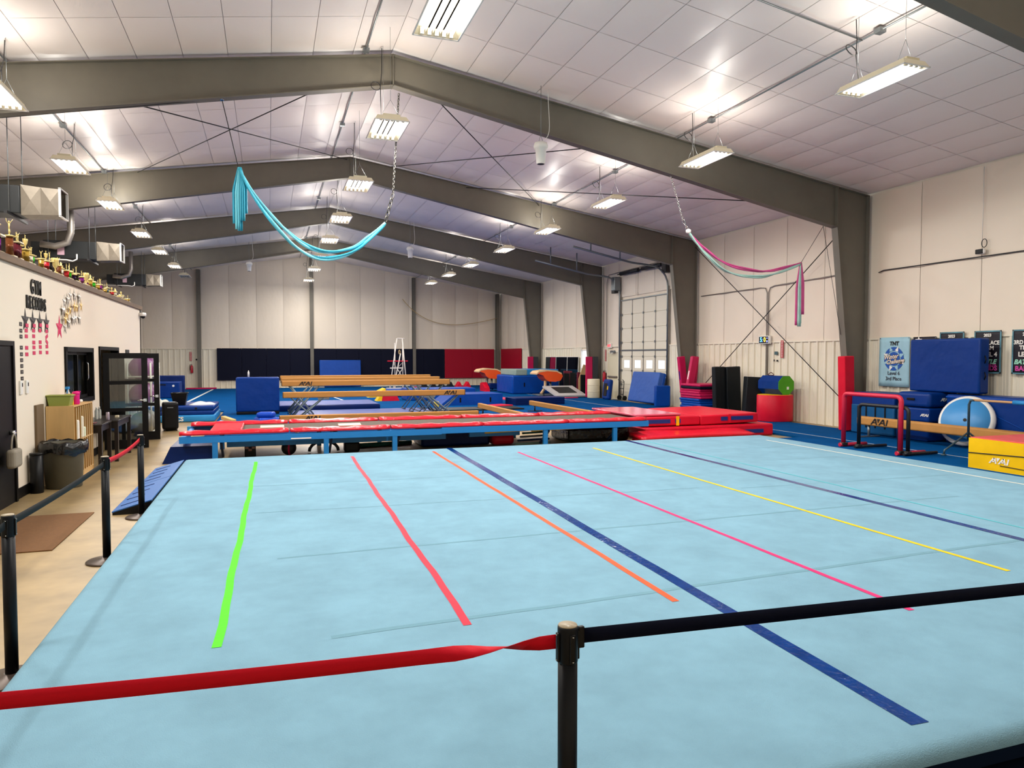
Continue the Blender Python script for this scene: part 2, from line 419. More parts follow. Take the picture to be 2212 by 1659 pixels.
u = make_fixture(4, 0.46, cz(-3.87)-5.88, 0.8, False); u.location = (-3.87, 38.75, 5.88)
tag(u, 'unlit fluorescent fixture at the far end of the left-hand row', 'ceiling light')

# conduits under the ceiling with a junction box above each fixture
for x, ys, lab in ((8.86, rows[1][3], 'right'), (-4.1, rows[2][3], 'left'), (1.85, rows[0][3], 'middle')):
    t = thing('ceiling_conduit', 'thin grey conduit run under the ceiling along the %s row of lamps' % lab, 'conduit', (x, 0, cz(x)-0.05))
    B().cyl((0, YA+0.1, 0), (0, YB-0.3, 0), 0.016, 8).o('pipe', M_grey, t)
    bxm = B().box((0, 0, -0.01), (0.12, 0.12, 0.07)).mesh('junction_box'); bxm.materials.append(M_grey)
    for y in ys: objm('junction_box', bxm, t, None, (0, y+0.45, 0))
tag(B().tube([(8.86, 8.9, cz(8.86)-0.06), (6.2, 8.9, cz(6.2)-0.06), (2.6, 8.9, cz(2.6)-0.06)], 0.014, 8).o('ceiling_conduit', M_grey), 'grey conduit crossing the ceiling from the right lamp row towards the ridge', 'conduit')

# bracing rods between the first two frames in view
f1, f2 = 14.3, 21.92
for a, c, lab in (((-2.34, f1, 6.42), (2.3, f2, 7.8), 'left half, rising to the ridge'), ((0.91, f1, 7.0), (-3.33, f2, 6.95), 'left half, falling away from the ridge'),
                  ((3.31, f1, 7.1), (8.47, f2, 6.85), 'right half, running down from the ridge'), ((7.01, f1, 6.52), (3.62, f2, 7.7), 'right half, running up to the ridge'),
                  ((11.19, f1, 5.62), (6.0, f2, 7.25), 'right side, above the pink silk')):
    tag(B().cyl(a, c, 0.012, 6).o('brace_rod', M_dark), 'thin dark bracing rod under the roof, ' + lab, 'brace rod')
for a, c, lab in (((14.3, 21.7, 5.75), (14.3, 14.6, 0.6), 'from upper left to lower right'), ((14.33, 15.0, 5.2), (14.33, 21.3, 0.8), 'from upper right to lower left')):
    tag(B().cyl(a, c, 0.014, 6).o('brace_rod', M_dark), 'thin dark bracing rod crossing the right wall ' + lab, 'brace rod')

# loudspeakers hung on chain
for x, y, z, top, lab in ((5.37, 13.8, 5.87, 6.75, 'nearest, beside the first frame'), (5.55, 29.0, 5.94, 6.9, 'far right of the ridge row'), (-0.83, 36.7, 6.02, 7.2, 'far left of the ridge row')):
    t = thing('pendant_speaker', 'white bucket-shaped hanging loudspeaker, ' + lab, 'speaker', (x, y, z))
    B().lathe([(0.085, 0), (0.09, 0.01), (0.115, 0.30), (0.145, 0.31), (0.15, 0.37), (0.13, 0.43), (0.05, 0.46)], 18).o('body', M_whitep, t)
    top = cz(x)+0.005
    B().lathe([(0.07, -0.004), (0.075, 0.002)], 14).o('grille', M_dark, t)
    b = B()
    for s in (-1, 1): b.cyl((0.05*s, 0, 0.44), (0, 0, 0.6), 0.005, 5)
    b.cyl((0, 0, 0.6), (0, 0, top-z), 0.006, 5); b.o('chain', M_grey, t)
    b = B().tube(bez((0.02, 0, 0.46), (0.3, 0, 0.6), (0.15, 0, 0.9), (0.16, 0, cz(x)-z-0.05), 8), 0.006, 6).o('cable', M_whitep, t)

# ------------------------------------------------------------------ aerial silks
def chain_mesh(b, p, q, link=0.055, r=0.0065):
    p, q = Vector(p), Vector(q); d = q-p; n = max(2, int(d.length/(link*0.72))); d.normalize()
    u = d.orthogonal().normalized(); w = d.cross(u)
    for i in range(n):
        c = p + (q-p)*((i+0.5)/n); a, o = (u, w) if i % 2 else (w, u)
        b.tube([c + d*math.cos(k*PI/4)*link*0.5 + a*math.sin(k*PI/4)*link*0.28 for k in range(8)], r, 4, closed=True)
def tail(cols, ends, x, y, z, name, t):
    "pleated hanging end of a silk: several long flat folds gathered at the top"
    n = len(ends)
    for i, (e, m) in enumerate(zip(ends, cols)):
        xo = (i-(n-1)/2)*0.045; yo = 0.02*(-1)**i
        b = B()
        def fn(u, v):
            sp = 0.25 + 0.75*min(1, v*2.5)
            return Vector((xo*sp + (u-0.5)*0.085*sp, yo*sp + 0.016*math.sin(u*PI*5+i)*(0.4+v), -e*v))
        b.grid(fn, 14, 12); o = b.o('hanging_fold', m, t, (x, y, z), fix=False)
        so = o.modifiers.new('s', 'SOLIDIFY'); so.thickness = 0.004
M_teal = mat('teal_silk', '#35aecb', 0.5, var=(3, 0.22), stretch=(1, 1, 0.35)); M_teal2 = mat('pale_teal_silk', '#6fcbdc', 0.5, var=(3, 0.15), stretch=(1, 1, 0.35))
M_psilk = mat('pink_silk', '#cc4f8c', 0.5, var=(4, 0.12)); M_mint = mat('mint_silk', '#9fc7bd', 0.5, var=(4, 0.12))
def swag(pts, mats, t, spread, r):
    P = [Vector(p) for p in pts]
    C = []                                              # smooth through the points
    for i in range(len(P)-1):
        p0, p1, p2, p3 = P[max(i-1, 0)], P[i], P[i+1], P[min(i+2, len(P)-1)]
        for k in range(6):
            s = k/6; C.append(0.5*((2*p1) + (p2-p0)*s + (2*p0-5*p1+4*p2-p3)*s*s + (3*p1-p0-3*p2+p3)*s**3))
    C.append(P[-1]); N = len(C)-1
    for j, m in enumerate(mats):
        g = j % 2; a0 = j*2.1
        pts2 = []; rr = []
        for i, c in enumerate(C):
            s = i/N; env = math.sin(PI*s)**0.7
            off = Vector((0, 0.03*math.cos(a0 + s*9), 0.026*math.sin(a0 + s*9))) + Vector((0, 0, -spread*g*env))
            pts2.append(c + off*(0.35+0.65*env)); rr.append(r*(0.7 + 0.35*math.sin(s*17 + j)**2))
        B().tube(pts2, rr, 8).o('silk_strand', m, t)
Y1 = 14.33
t = thing('aerial_silk', 'turquoise aerial silk slung in a deep curve between pulley line and chain', 'aerial silk', (-0.49, Y1, 4.2))
t0 = Vector(t.location)
def rel(p): return Vector(p) - t0
swag([rel(p) for p in ((-0.47, Y1, 5.40), (-0.25, Y1, 5.0), (0.2, Y1, 4.45), (0.62, Y1, 4.1), (1.05, Y1, 3.95), (1.58, Y1, 4.05), (1.94, Y1, 4.29), (2.24, Y1, 4.56))], [M_teal2, M_teal, M_teal, M_teal2], t, 0.15, 0.027)
tail([M_teal, M_teal2, M_teal, M_teal, M_teal], [1.05, 1.16, 1.18, 1.0, 0.85], *rel((-0.47, Y1, 5.44)), 'x', t)
b = B(); chain_mesh(b, rel((2.53, Y1, 7.15)), rel((2.40, Y1, 5.15)), 0.07, 0.008); chain_mesh(b, rel((2.40, Y1, 5.15)), rel((2.25, Y1, 4.6)), 0.13, 0.011); b.o('chain', mat('dark_chain', '#5c5a55', 0.4, metal=0.7), t)
b = B(); b.tube([rel(p) for p in ((-0.77, Y1, 6.72), (-0.49, Y1, 5.44))], 0.008, 6); b.tube([rel(p) for p in ((-0.77, Y1, 6.66), (-3.5, 14.2, 6.05), (-6.5, 14.1, 5.4))], 0.007, 6); b.o('pulley_line', M_dark, t)
B().lathe([(0.05, -0.02), (0.05, 0.02)], 12, rel((-0.77, Y1, 6.66))).o('pulley', M_chrome, t)
t = thing('aerial_silk', 'pink and mint aerial silk slung from chain near the right column', 'aerial silk', (12.45, Y1, 2.6))
t0 = Vector(t.location)
swag([rel(p) for p in ((9.24, Y1, 4.80), (9.65, Y1, 4.45), (10.29, Y1, 4.09), (11.21, Y1, 3.97), (11.89, Y1, 4.05), (12.47, Y1, 4.2))], [M_psilk, M_mint, M_psilk, M_mint], t, 0.16, 0.024)
tail([M_psilk, M_mint, M_mint, M_psilk, M_psilk], [1.55, 1.58, 1.5, 1.28, 1.25], *rel((12.47, Y1, 4.22)), 'x', t)
b = B(); chain_mesh(b, rel((8.73, Y1, 6.15)), rel((9.10, Y1, 5.05)), 0.06, 0.007); chain_mesh(b, rel((9.10, Y1, 5.05)), rel((9.24, Y1, 4.82)), 0.12, 0.011); b.o('chain', M_chrome, t)
B().lathe([(0.03, -0.05), (0.06, -0.02), (0.06, 0.03), (0.02, 0.06)], 12, rel((9.25, Y1, 4.8))).o('swivel', M_whitep, t)
b = B(); b.tube([rel((13.14, Y1, 5.15)), rel((12.48, Y1, 4.22))], 0.007, 6); b.tube([rel((13.14, Y1, 5.15)), rel((13.75, Y1, 2.45))], 0.006, 6); b.o('pulley_line', M_dark, t)

# ------------------------------------------------------------------ unit heaters above the office
M_hbody = mat('heater_body', '#14181a', 0.5, var=(2, 0.1))
for hx, hy, hz, lab in ((-3.55, 15.2, 4.45, 'nearest, over the trophies'), (-3.95, 23.1, 4.62, 'second, behind the trophies'), (-4.65, 36.5, 5.15, 'farthest')):
    t = thing('unit_heater', 'dark suspended unit heater with a galvanised square outlet, ' + lab, 'heater', (hx, hy, hz))
    B().rbox((-1.25, 0, 0.25), (1.3, 0.62, 0.5), 0.02).o('body', M_hbody, t)
    B().span(-2.2, -1.9, -0.25, 0.25, 0.03, 0.45).o('fan_box', M_hbody, t)
    b = B(); h0, h1 = 0.36, 0.25
    for (a, s0), (c, s1) in zip(((-0.6, 0.27), (-0.3, 0.245), (0.0, 0.235)), ((-0.3, 0.245), (0.0, 0.235))):
        q = [(-1, -1), (1, -1), (1, 1), (-1, 1)]
        for k in range(4):
            y0, z0 = q[k]; y1, z1 = q[(k+1) % 4]
            A = [Vector((a, y0*s0, 0.25+z0*s0)), Vector((a, y1*s0, 0.25+z1*s0)), Vector((c, y1*s1, 0.25+z1*s1)), Vector((c, y0*s1, 0.25+z0*s1))]
            ce = sum(A, Vector())/4 + Vector((0, y0+y1, z0+z1))*0.012
            for i in range(4): b.f([b.v(A[i]), b.v(A[(i+1) % 4]), b.v(ce)])
    d = b.o('outlet_duct', mat('dull_duct_metal', '#786f62', 0.5, metal=0.4, var=(5, 0.12)), t, fix=False)
    b = B()
    for y0, y1, z0, z1 in ((-0.26, 0.26, 0.49, 0.51), (-0.26, 0.26, -0.01, 0.01), (-0.26, -0.235, 0, 0.5), (0.235, 0.26, 0, 0.5)): b.span(-0.02, 0.02, y0, y1, z0, z1)
    b.o('outlet_flange', M_whitep, d)
    b = B(); b.tube([(-1.9, -0.5, 0.35), (-1.55, -0.5, 0.3), (-1.25, -0.5, 0.42), (-1.17, -0.5, 0.7), (-1.17, -0.5, cz(hx-1.17)-hz-0.02)], 0.09, 14); b.o('flue_pipe', M_galv, t)
    b = B(); b.tube([(-2.4, -0.45, -0.05), (-1.3, -0.45, -0.05), (-1.15, -0.45, -0.08), (-1.05, -0.45, -0.02), (-1.05, -0.45, 0.12)], 0.02, 8); b.o('gas_pipe', M_whitep, t)
    for x in (-0.75, -1.75):
        for y in (-0.38, 0.38): B().cyl((x, y, -0.05), (x, y, cz(hx+x)-hz-0.02), 0.008, 6).o('hanger_rod', M_grey, t)
    for x in (-0.75, -1.75): B().box((x, 0, -0.03), (0.05, 1.15, 0.05)).o('support_rail', M_dark, t)
    b = B().span(-1.55, -1.38, -0.318, -0.311, 0.1, 0.32).o('warning_label', mat('pale_pink_label', '#c9a3b2', 0.6), t)

# ------------------------------------------------------------------ office block on the left
OX = -3.18; OT = 3.12; OE = 20.9                    # wall face, top, far end
W1 = (13.45, 15.36, 1.10, 2.03); D2 = (15.98, 17.76, 2.03); D1 = (9.86, 10.80, 2.04)
b = B()
for y0, y1, z0, z1 in ((YA, W1[0], 0, OT), (W1[0], W1[1], 0, W1[2]), (W1[0], W1[1], W1[3], OT), (W1[1], D2[0], 0, OT), (D2[0], D2[1], D2[2], OT), (D2[1], OE, 0, OT)): b.span(OX-0.12, OX, y0, y1, z0, z1)
b.span(LX, OX, OE-0.12, OE, 0, OT)
wo = struct(b.o('wall_office', M_white))
M_roomw = mat('office_room_paint', '#a8a29a', 0.8)
b = B(); b.span(LX, OX-0.12, YA, OE, OT-0.12, OT); b.o('roof_slab', M_roomw, wo)
b = B(); b.span(-6.3, -6.2, YA, OE-0.12, 0, OT-0.12); b.span(-6.2, OX-0.12, 15.55, 15.62, 0, OT-0.12); b.span(-6.2, OX-0.12, 12.6, 12.66, 0, OT-0.12); b.o('inner_wall', M_roomw, wo)
tr = struct(B().span(OX-0.18, OX+0.05, YA, OE+0.02, OT, OT+0.09).o('trim_1', M_wood))
bb = B()
for y0, y1 in ((YA, D1[0]-0.06), (D1[1]+0.06, D2[0]-0.06), (D2[1]+0.06, OE)): bb.span(OX, OX+0.015, y0, y1, 0, 0.14)
struct(bb.o('baseboard_left', M_blackpaint))
# black door at the frame edge
d = struct(B().span(OX, OX+0.03, D1[0], D1[1], 0, D1[2]).o('door_1', M_blackpaint))
b = B(); b.span(OX, OX+0.05, D1[0]-0.06, D1[0], 0, D1[2]+0.06); b.span(OX, OX+0.05, D1[1], D1[1]+0.06, 0, D1[2]+0.06); b.span(OX, OX+0.05, D1[0], D1[1], D1[2], D1[2]+0.06); b.o('door_frame', M_blackpaint, d)
b = B(); b.cyl((OX+0.03, 10.66, 0.92), (OX+0.09, 10.66, 0.92), 0.03, 12); b.tube([(OX+0.09, 10.66, 0.92), (OX+0.1, 10.6, 0.92), (OX+0.1, 10.52, 0.92)], 0.012, 8); b.o('lever_handle', M_chrome, d)
t = thing('handbag', 'small grey-beige bag hanging from the lever of the black door', 'bag', (OX+0.14, 10.42, 0.5)); M_bag = mat('grey_bag_fabric', '#8d8576', 0.8, bump=(60, 0.3, 0.004))
B().rbox((0, 0, 0.12), (0.11, 0.3, 0.24), 0.04, 3).o('bag_body', M_bag, t)
B().tube([(0, 0.1*math.cos(a), 0.22 + 0.2*math.sin(a)) for a in [k*PI/10 for k in range(11)]], 0.012, 7).o('strap', M_bag, t)
# window into the office
w = B(); y0, y1, z0, z1 = W1
for a, c, e, f in ((y0-0.03, y0+0.05, z0-0.03, z1+0.03), (y1-0.05, y1+0.03, z0-0.03, z1+0.03), (y0, y1, z0-0.03, z0+0.05), (y0, y1, z1-0.05, z1+0.03)): w.span(OX-0.12, OX+0.03, a, c, e, f)
win = struct(w.o('window_1', M_blackpaint))
ym = (y0+y1)/2
b = B()
for a, c in ((y0+0.05, y0+0.11), (ym-0.05, ym+0.01)): b.span(OX-0.05, OX-0.02, a, c, z0+0.05, z1-0.05)
b.span(OX-0.05, OX-0.02, y0+0.05, ym, z0+0.05, z0+0.1); b.span(OX-0.05, OX-0.02, y0+0.05, ym, z1-0.1, z1-0.05); b.o('sash', M_blackpaint, win)
b = B()
for a, c in ((ym-0.01, ym+0.05), (y1-0.11, y1-0.05)): b.span(OX-0.09, OX-0.06, a, c, z0+0.05, z1-0.05)
b.span(OX-0.09, OX-0.06, ym, y1-0.05, z0+0.05, z0+0.1); b.span(OX-0.09, OX-0.06, ym, y1-0.05, z1-0.1, z1-0.05); b.o('sash', M_blackpaint, win)
B().span(OX-0.037, OX-0.033, y0+0.11, ym-0.05, z0+0.1, z1-0.1).o('pane', M_pane, win); B().span(OX-0.077, OX-0.073, ym+0.05, y1-0.11, z0+0.1, z1-0.1).o('pane', M_pane, win)
B().tube([(OX-0.05, y1-0.16, 1.45), (OX-0.03, y1-0.16, 1.5), (OX-0.03, y1-0.16, 1.75), (OX-0.05, y1-0.16, 1.8)], 0.012, 8).o('pull_handle', M_chrome, win)
# double door, both leaves folded out
dd = B(); y0, y1, zt = D2
for a, c, e, f in ((y0-0.06, y0, 0, zt+0.07), (y1, y1+0.06, 0, zt+0.07), (y0, y1, zt, zt+0.07)): dd.span(OX-0.13, OX+0.03, a, c, e, f)
dr = struct(dd.o('door_2', M_blackpaint))
for hy, sy in ((16.12, 16.32), (17.74, 17.88)):
    L = 0.80; H = 1.97; ang = math.atan2(sy-hy, 0.80)
    e = bpy.data.objects.new('door_leaf', None)
    b = B(); st = 0.11
    for x0, x1, z0, z1 in ((0, st, 0.01, H), (L-st, L, 0.01, H), (st, L-st, H-0.11, H), (st, L-st, 1.33, 1.40), (st, L-st, 0.78, 0.85), (st, L-st, 0.01, 0.20)): b.span(x0, x1, -0.02, 0.02, z0, z1)
    lf = b.o('door_leaf', M_blackpaint, dr, (OX+0.03, hy, 0), (0, 0, ang))
    for z0, z1 in ((0.20, 0.78), (0.85, 1.33), (1.40, H-0.11)): B().span(st, L-st, -0.003, 0.003, z0, z1).o('glass_pane', M_pane, lf)
    b = B(); b.box((L-0.055, 0, 1.0), (0.06, 0.056, 0.06)); b.tube([(L-0.055, -0.05, 1.0), (L-0.1, -0.055, 1.0), (L-0.2, -0.055, 0.995)], 0.011, 7); b.tube([(L-0.055, 0.05, 1.0), (L-0.1, 0.055, 1.0), (L-0.2, 0.055, 0.995)], 0.011, 7); b.cyl((L-0.055, -0.05, 1), (L-0.055, 0.05, 1), 0.014, 8); b.o('lever_handle', M_chrome, lf)

# wall lettering
t = thing('wall_lettering', 'black cut-out words GYM RECORDS on the white office wall', 'lettering', (OX+0.004, 12.0, 2.7))
def word(t, s, yc, z, size, pitch, sx):
    for i, ch in enumerate(s): objm('letter', text_me(ch, size, 0.008, 0, size*0.012, sx=sx), t, M_text_k, (0.008, yc + (i-(len(s)-1)/2)*pitch, z), FACE_XP)
word(t, 'GYM', -0.03, 0.185, 0.29, 0.165, 0.72); word(t, 'RECORDS', -0.02, -0.045, 0.26, 0.136, 0.66)
def star_me(r, rin=0.4, th=0.01):
    b = B(); pl = [(math.sin(k*PI/5)*(r if k % 2 == 0 else r*rin), math.cos(k*PI/5)*(r if k % 2 == 0 else r*rin)) for k in range(10)]
    f = [b.v((x, y, 0)) for x, y in pl]; c = b.v((0, 0, th)); c2 = b.v((0, 0, 0))
    for k in range(10): b.f([f[k], f[(k+1) % 10], c]); b.f([f[(k+1) % 10], f[k], c2])
    return b.mesh('star')
M_sil = mat('silver_star_foil', '#b9b2a6', 0.3, metal=0.5); M_gst = mat('gold_star_foil', '#c9a24c', 0.35, metal=0.4); M_pk = mat('pink_card', '#d01e58', 0.5); M_bc = mat('black_card', '#2a2320', 0.6)
sm, sg = star_me(0.13), star_me(0.13); sm.materials.append(M_sil); sg.materials.append(M_gst)
def nth(i): return ORD[i] if i < len(ORD) else str(i+1) + 'th'
for i, (y, z) in enumerate([(13.9, 2.93), (14.15, 2.95), (14.42, 2.94), (13.52, 2.8), (13.69, 2.85), (13.34, 2.65), (13.51, 2.38), (13.72, 2.46), (13.96, 2.53), (14.2, 2.56), (14.43, 2.56)]):
    row = ('upper', i) if i < 6 else ('lower', i-6)
    tag(objm('star_decoration', sm, None, None, (OX+0.003+0.011*(i % 3), y, z), FACE_XP), 'silver star in the %s arc of wall stars, %s of its arc' % (row[0], ORD[row[1]]), 'wall star', 'silver and gold wall stars')
for i, (y, z) in enumerate([(13.71, 2.68), (13.96, 2.75), (14.16, 2.75), (14.41, 2.79), (13.53, 2.59), (13.37, 2.5)]):
    tag(objm('star_decoration', sg, None, None, (OX+0.036+0.011*(i % 2), y, z), FACE_XP), 'gold star in the middle arc of wall stars, %s' % ('number %d from its left end' % ([5, 4, 3, 6, 2, 1][i] if i != 0 else 3) if i != 2 else 'number 5 from its left end'), 'wall star', 'silver and gold wall stars')
gl = [o for o in COL.objects if o.name.startswith('star_decoration') and o['label'].startswith('gold')]
for k, o in enumerate(sorted(gl, key=lambda q: q.location.y)): o['label'] = 'gold star in the middle arc of wall stars, %s from the left' % ORD[k]
tag(objm('star_decoration', star_me(0.21, 0.42), None, M_pk, (OX+0.003, 13.18, 2.36), FACE_XP), 'large bright pink star at the left end of the wall stars', 'wall star')
sb = star_me(0.175); sb.materials.append(M_bc)
for i, y in enumerate((11.49, 11.82, 12.15, 12.47)):
    tag(objm('star_decoration', sb, None, None, (OX+0.003, y, 2.40), FACE_XP), 'black star heading the %s column of record cards' % ORD[i], 'wall star', 'black record stars')
RC = [[2.33, 2.26, 2.18, 2.02, 1.93], [2.34, 2.27, 2.19, 2.10, 2.03, 1.95], [2.36, 2.28, 2.11, 2.04, 1.96], [2.36, 2.28, 2.20, 2.12, 2.05, 1.96]]
pc = B().span(-0.062, 0.062, -0.026, 0.026, 0, 0.003).mesh('card'); pc.materials.append(M_pk)
for c, (y, zs) in enumerate(zip((11.515, 11.84, 12.14, 12.47), RC)):
    for r, z in enumerate(zs):
        o = objm('record_card', pc, None, None, (OX+(0.012 if r == 0 else 0.002), y, z), FACE_XP)
        if c == 3 and r in (2, 3): o.rotation_euler = (PI/2 + 0, 0.5 if r == 2 else -0.5, PI/2); o.rotation_euler = (Matrix.Rotation(PI/2, 3, 'Z') @ Matrix.Rotation(PI/2, 3, 'X') @ Matrix.Rotation(0.35 if r == 2 else -0.4, 3, 'Z')).to_euler()
        tag(o, 'pink record card, %s down in the %s column under the black stars' % (ORD[r], ORD[c]), 'card', 'pink record cards')
bc = B().span(-0.055, 0.055, -0.026, 0.026, 0, 0.003).mesh('card'); bc.materials.append(M_bc)
bl = B().span(-0.028, 0.028, -0.006, 0.006, 0.003, 0.0035).mesh('card_print'); bl.materials.append(mat('grey_print', '#8a8178', 0.6))
for r, z in enumerate((2.34, 2.25, 2.17, 2.02, 1.93, 1.85, 1.77, 1.69, 1.6)):
    o = tag(objm('record_card', bc, None, None, (OX+0.002, 11.29, z), FACE_XP), 'black row label card left of the pink cards, %s from the top' % ORD[r], 'card', 'black row label cards'); objm('card_print', bl, o)
# switches, door plate, camera
t = tag(B().rbox((0.008, 0, 0), (0.016, 0.09, 0.19), 0.004).o('door_sign', mat('grey_sign', '#6b6660', 0.5), None, (OX, 10.92, 1.56)), 'small grey door sign beside the black door', 'sign')
B().span(0.016, 0.018, -0.03, 0.03, 0.0, 0.07).o('sign_print', M_text_k, t)
for y, lab in ((11.2, 'left of two below the record cards'), (11.45, 'right of two, with a dark slot')):
    t = thing('wall_controller', 'white wall control unit, ' + lab, 'wall switch', (OX, y, 1.48)); B().rbox((0.012, 0, 0), (0.024, 0.09, 0.19), 0.008).o('cover', M_whitep, t); B().span(0.024, 0.028, 0.0, 0.03, 0.01, 0.06).o('display', M_black, t)
tag(B().rbox((0.01, 0, 0), (0.02, 0.4, 0.12), 0.004).o('room_sign', mat('dark_green_sign', '#20241f', 0.5), None, (OX, 18.9, 2.0)), 'small dark sign high on the office wall beyond the doors', 'sign')
t = thing('security_camera', 'white dome security camera at the far top corner of the office wall', 'camera', (OX+0.0, 20.68, 2.95)); B().lathe([(0.001, 0), (0.08, 0.0), (0.085, 0.06), (0.07, 0.09)], 14).o('housing', M_whitep, t, (0.09, 0, 0)); B().lathe([(0.001, -0.065), (0.045, -0.045), (0.06, 0)], 14).o('dome', M_black, t, (0.09, 0, 0)); B().span(0, 0.09, -0.04, 0.04, 0.02, 0.08).o('bracket', M_whitep, t)

# trophies on the ledge
LZ = OT + 0.09
TC = {'green': '#2fa51f', 'purple': '#7a1f7c', 'red': '#b3202b', 'brown': '#7d4628', 'maroon': '#6a2430', 'gold': '#b08d3a', 'black': '#1a1613', 'white': '#d8cfc0', 'magenta': '#8f1c60', 'blue': '#4f7f9a', 'navy': '#322052'}
def cm(c): return mat('trophy_' + c, TC[c], 0.2, metal=0.35, var=(30, 0.25))
FIG = None
def figure_me():
    b = B()
    b.lathe([(0.012, 0), (0.03, 0.02), (0.022, 0.05), (0.012, 0.06)], 8)
    b.tube([(0, -0.01, 0.05), (0, -0.012, 0.16), (0, 0, 0.28)], [0.012, 0.02, 0.028], 7); b.tube([(0, 0.012, 0.05), (0, 0.03, 0.15), (0, 0, 0.28)], [0.011, 0.018, 0.026], 7)
    b.tube([(0, 0, 0.27), (0, 0, 0.36), (0, 0, 0.47), (0, 0, 0.5)], [0.03, 0.026, 0.036, 0.014], 8)
    b.lathe([(0.001, 0.5), (0.026, 0.52), (0.03, 0.55), (0.02, 0.585), (0.001, 0.595)], 8)
    b.tube([(0, -0.03, 0.47), (0, -0.1, 0.56), (0, -0.12, 0.68)], [0.014, 0.011, 0.008], 6); b.tube([(0, 0.03, 0.47), (0, 0.09, 0.58), (0, 0.16, 0.66)], [0.014, 0.011, 0.008], 6)
    return b.mesh('figurine')
FIG = figure_me(); FIG.materials.append(M_gold)
CUP = B().lathe([(0.22, 0), (0.2, 0.06), (0.06, 0.12), (0.05, 0.3), (0.1, 0.36), (0.24, 0.55), (0.3, 0.85), (0.31, 1.0), (0.27, 1.0), (0.2, 0.6), (0.001, 0.45)], 14).mesh('cup'); CUP.materials.append(M_gold)
HND = B()
for s in (-1, 1): HND.tube([(0, s*(0.28+0.14*math.sin(a)), 0.62+0.22*math.cos(a)*-1) for a in [k*PI/6 for k in range(7)]], 0.025, 6)
HND = HND.mesh('cup_handle'); HND.materials.append(M_gold)
BASE = B().rbox((0, 0, 0.015), (0.1, 0.1, 0.03), 0.006).mesh('trophy_base'); BASE.materials.append(mat('trophy_marble', '#c9b98f', 0.3))
CAP = B().lathe([(0.03, 0), (0.055, 0.004), (0.06, 0.014), (0.04, 0.022)], 10).mesh('column_cap'); CAP.materials.append(M_gold)
COLM = {}
def colm(c):
    if c not in COLM:
        b = B(); b.lathe([(0.035, 0), (0.035, 1)], 10, smooth=True); COLM[c] = b.mesh('trophy_column'); COLM[c].materials.append(cm(c))
    return COLM[c]
TR = [(10.36, .42, 'C', 'green'), (10.71, .5, 'T', 'purple'), (11.11, .46, 'F', 'brown'), (11.39, .37, 'W', 'maroon'), (11.56, .36, 'F', 'maroon'), (11.76, .38, 'C', 'gold'), (11.96, .23, 'F', 'white'), (12.14, .25, 'F', 'green'), (12.49, .25, 'F', 'gold'), (12.74, .3, 'C', 'red'), (13.05, .3, 'F', 'black'), (13.24, .25, 'K', 'gold'), (13.44, .27, 'F', 'brown'), (13.7, .25, 'S', 'white'), (13.91, .23, 'F', 'red'), (14.07, .22, 'F', 'green'), (14.23, .27, 'F', 'brown'), (14.36, .2, 'F', 'navy'), (14.56, .26, 'F', 'black'), (14.76, .12, 'F', 'white'), (14.94, .23, 'F', 'purple'), (15.27, .24, 'K', 'gold'), (15.46, .15, 'S', 'purple'), (15.62, .25, 'S', 'gold'), (15.86, .22, 'F', 'green'), (16.07, .17, 'K', 'gold'), (16.26, .2, 'F', 'gold'), (16.41, .23, 'F', 'purple'), (16.63, .25, 'F', 'magenta'), (16.91, .18, 'F', 'gold'), (17.09, .22, 'F', 'blue'), (17.29, .18, 'F', 'gold'), (17.59, .2, 'C', 'red'), (17.95, .2, 'S', 'white'), (18.22, .11, 'F', 'gold'), (18.45, .1, 'S', 'white'), (18.62, .2, 'C', 'white'), (18.85, .18, 'F', 'gold'), (19.15, .1, 'F', 'gold'), (19.46, .16, 'F', 'gold'), (19.78, .1, 'K', 'gold')]
KN = {'C': 'trophy topped by a cup', 'T': 'large two-tier trophy', 'F': 'trophy topped by a figurine', 'W': 'wide twin-column trophy', 'K': 'two-handled cup trophy', 'S': 'slim spire trophy'}
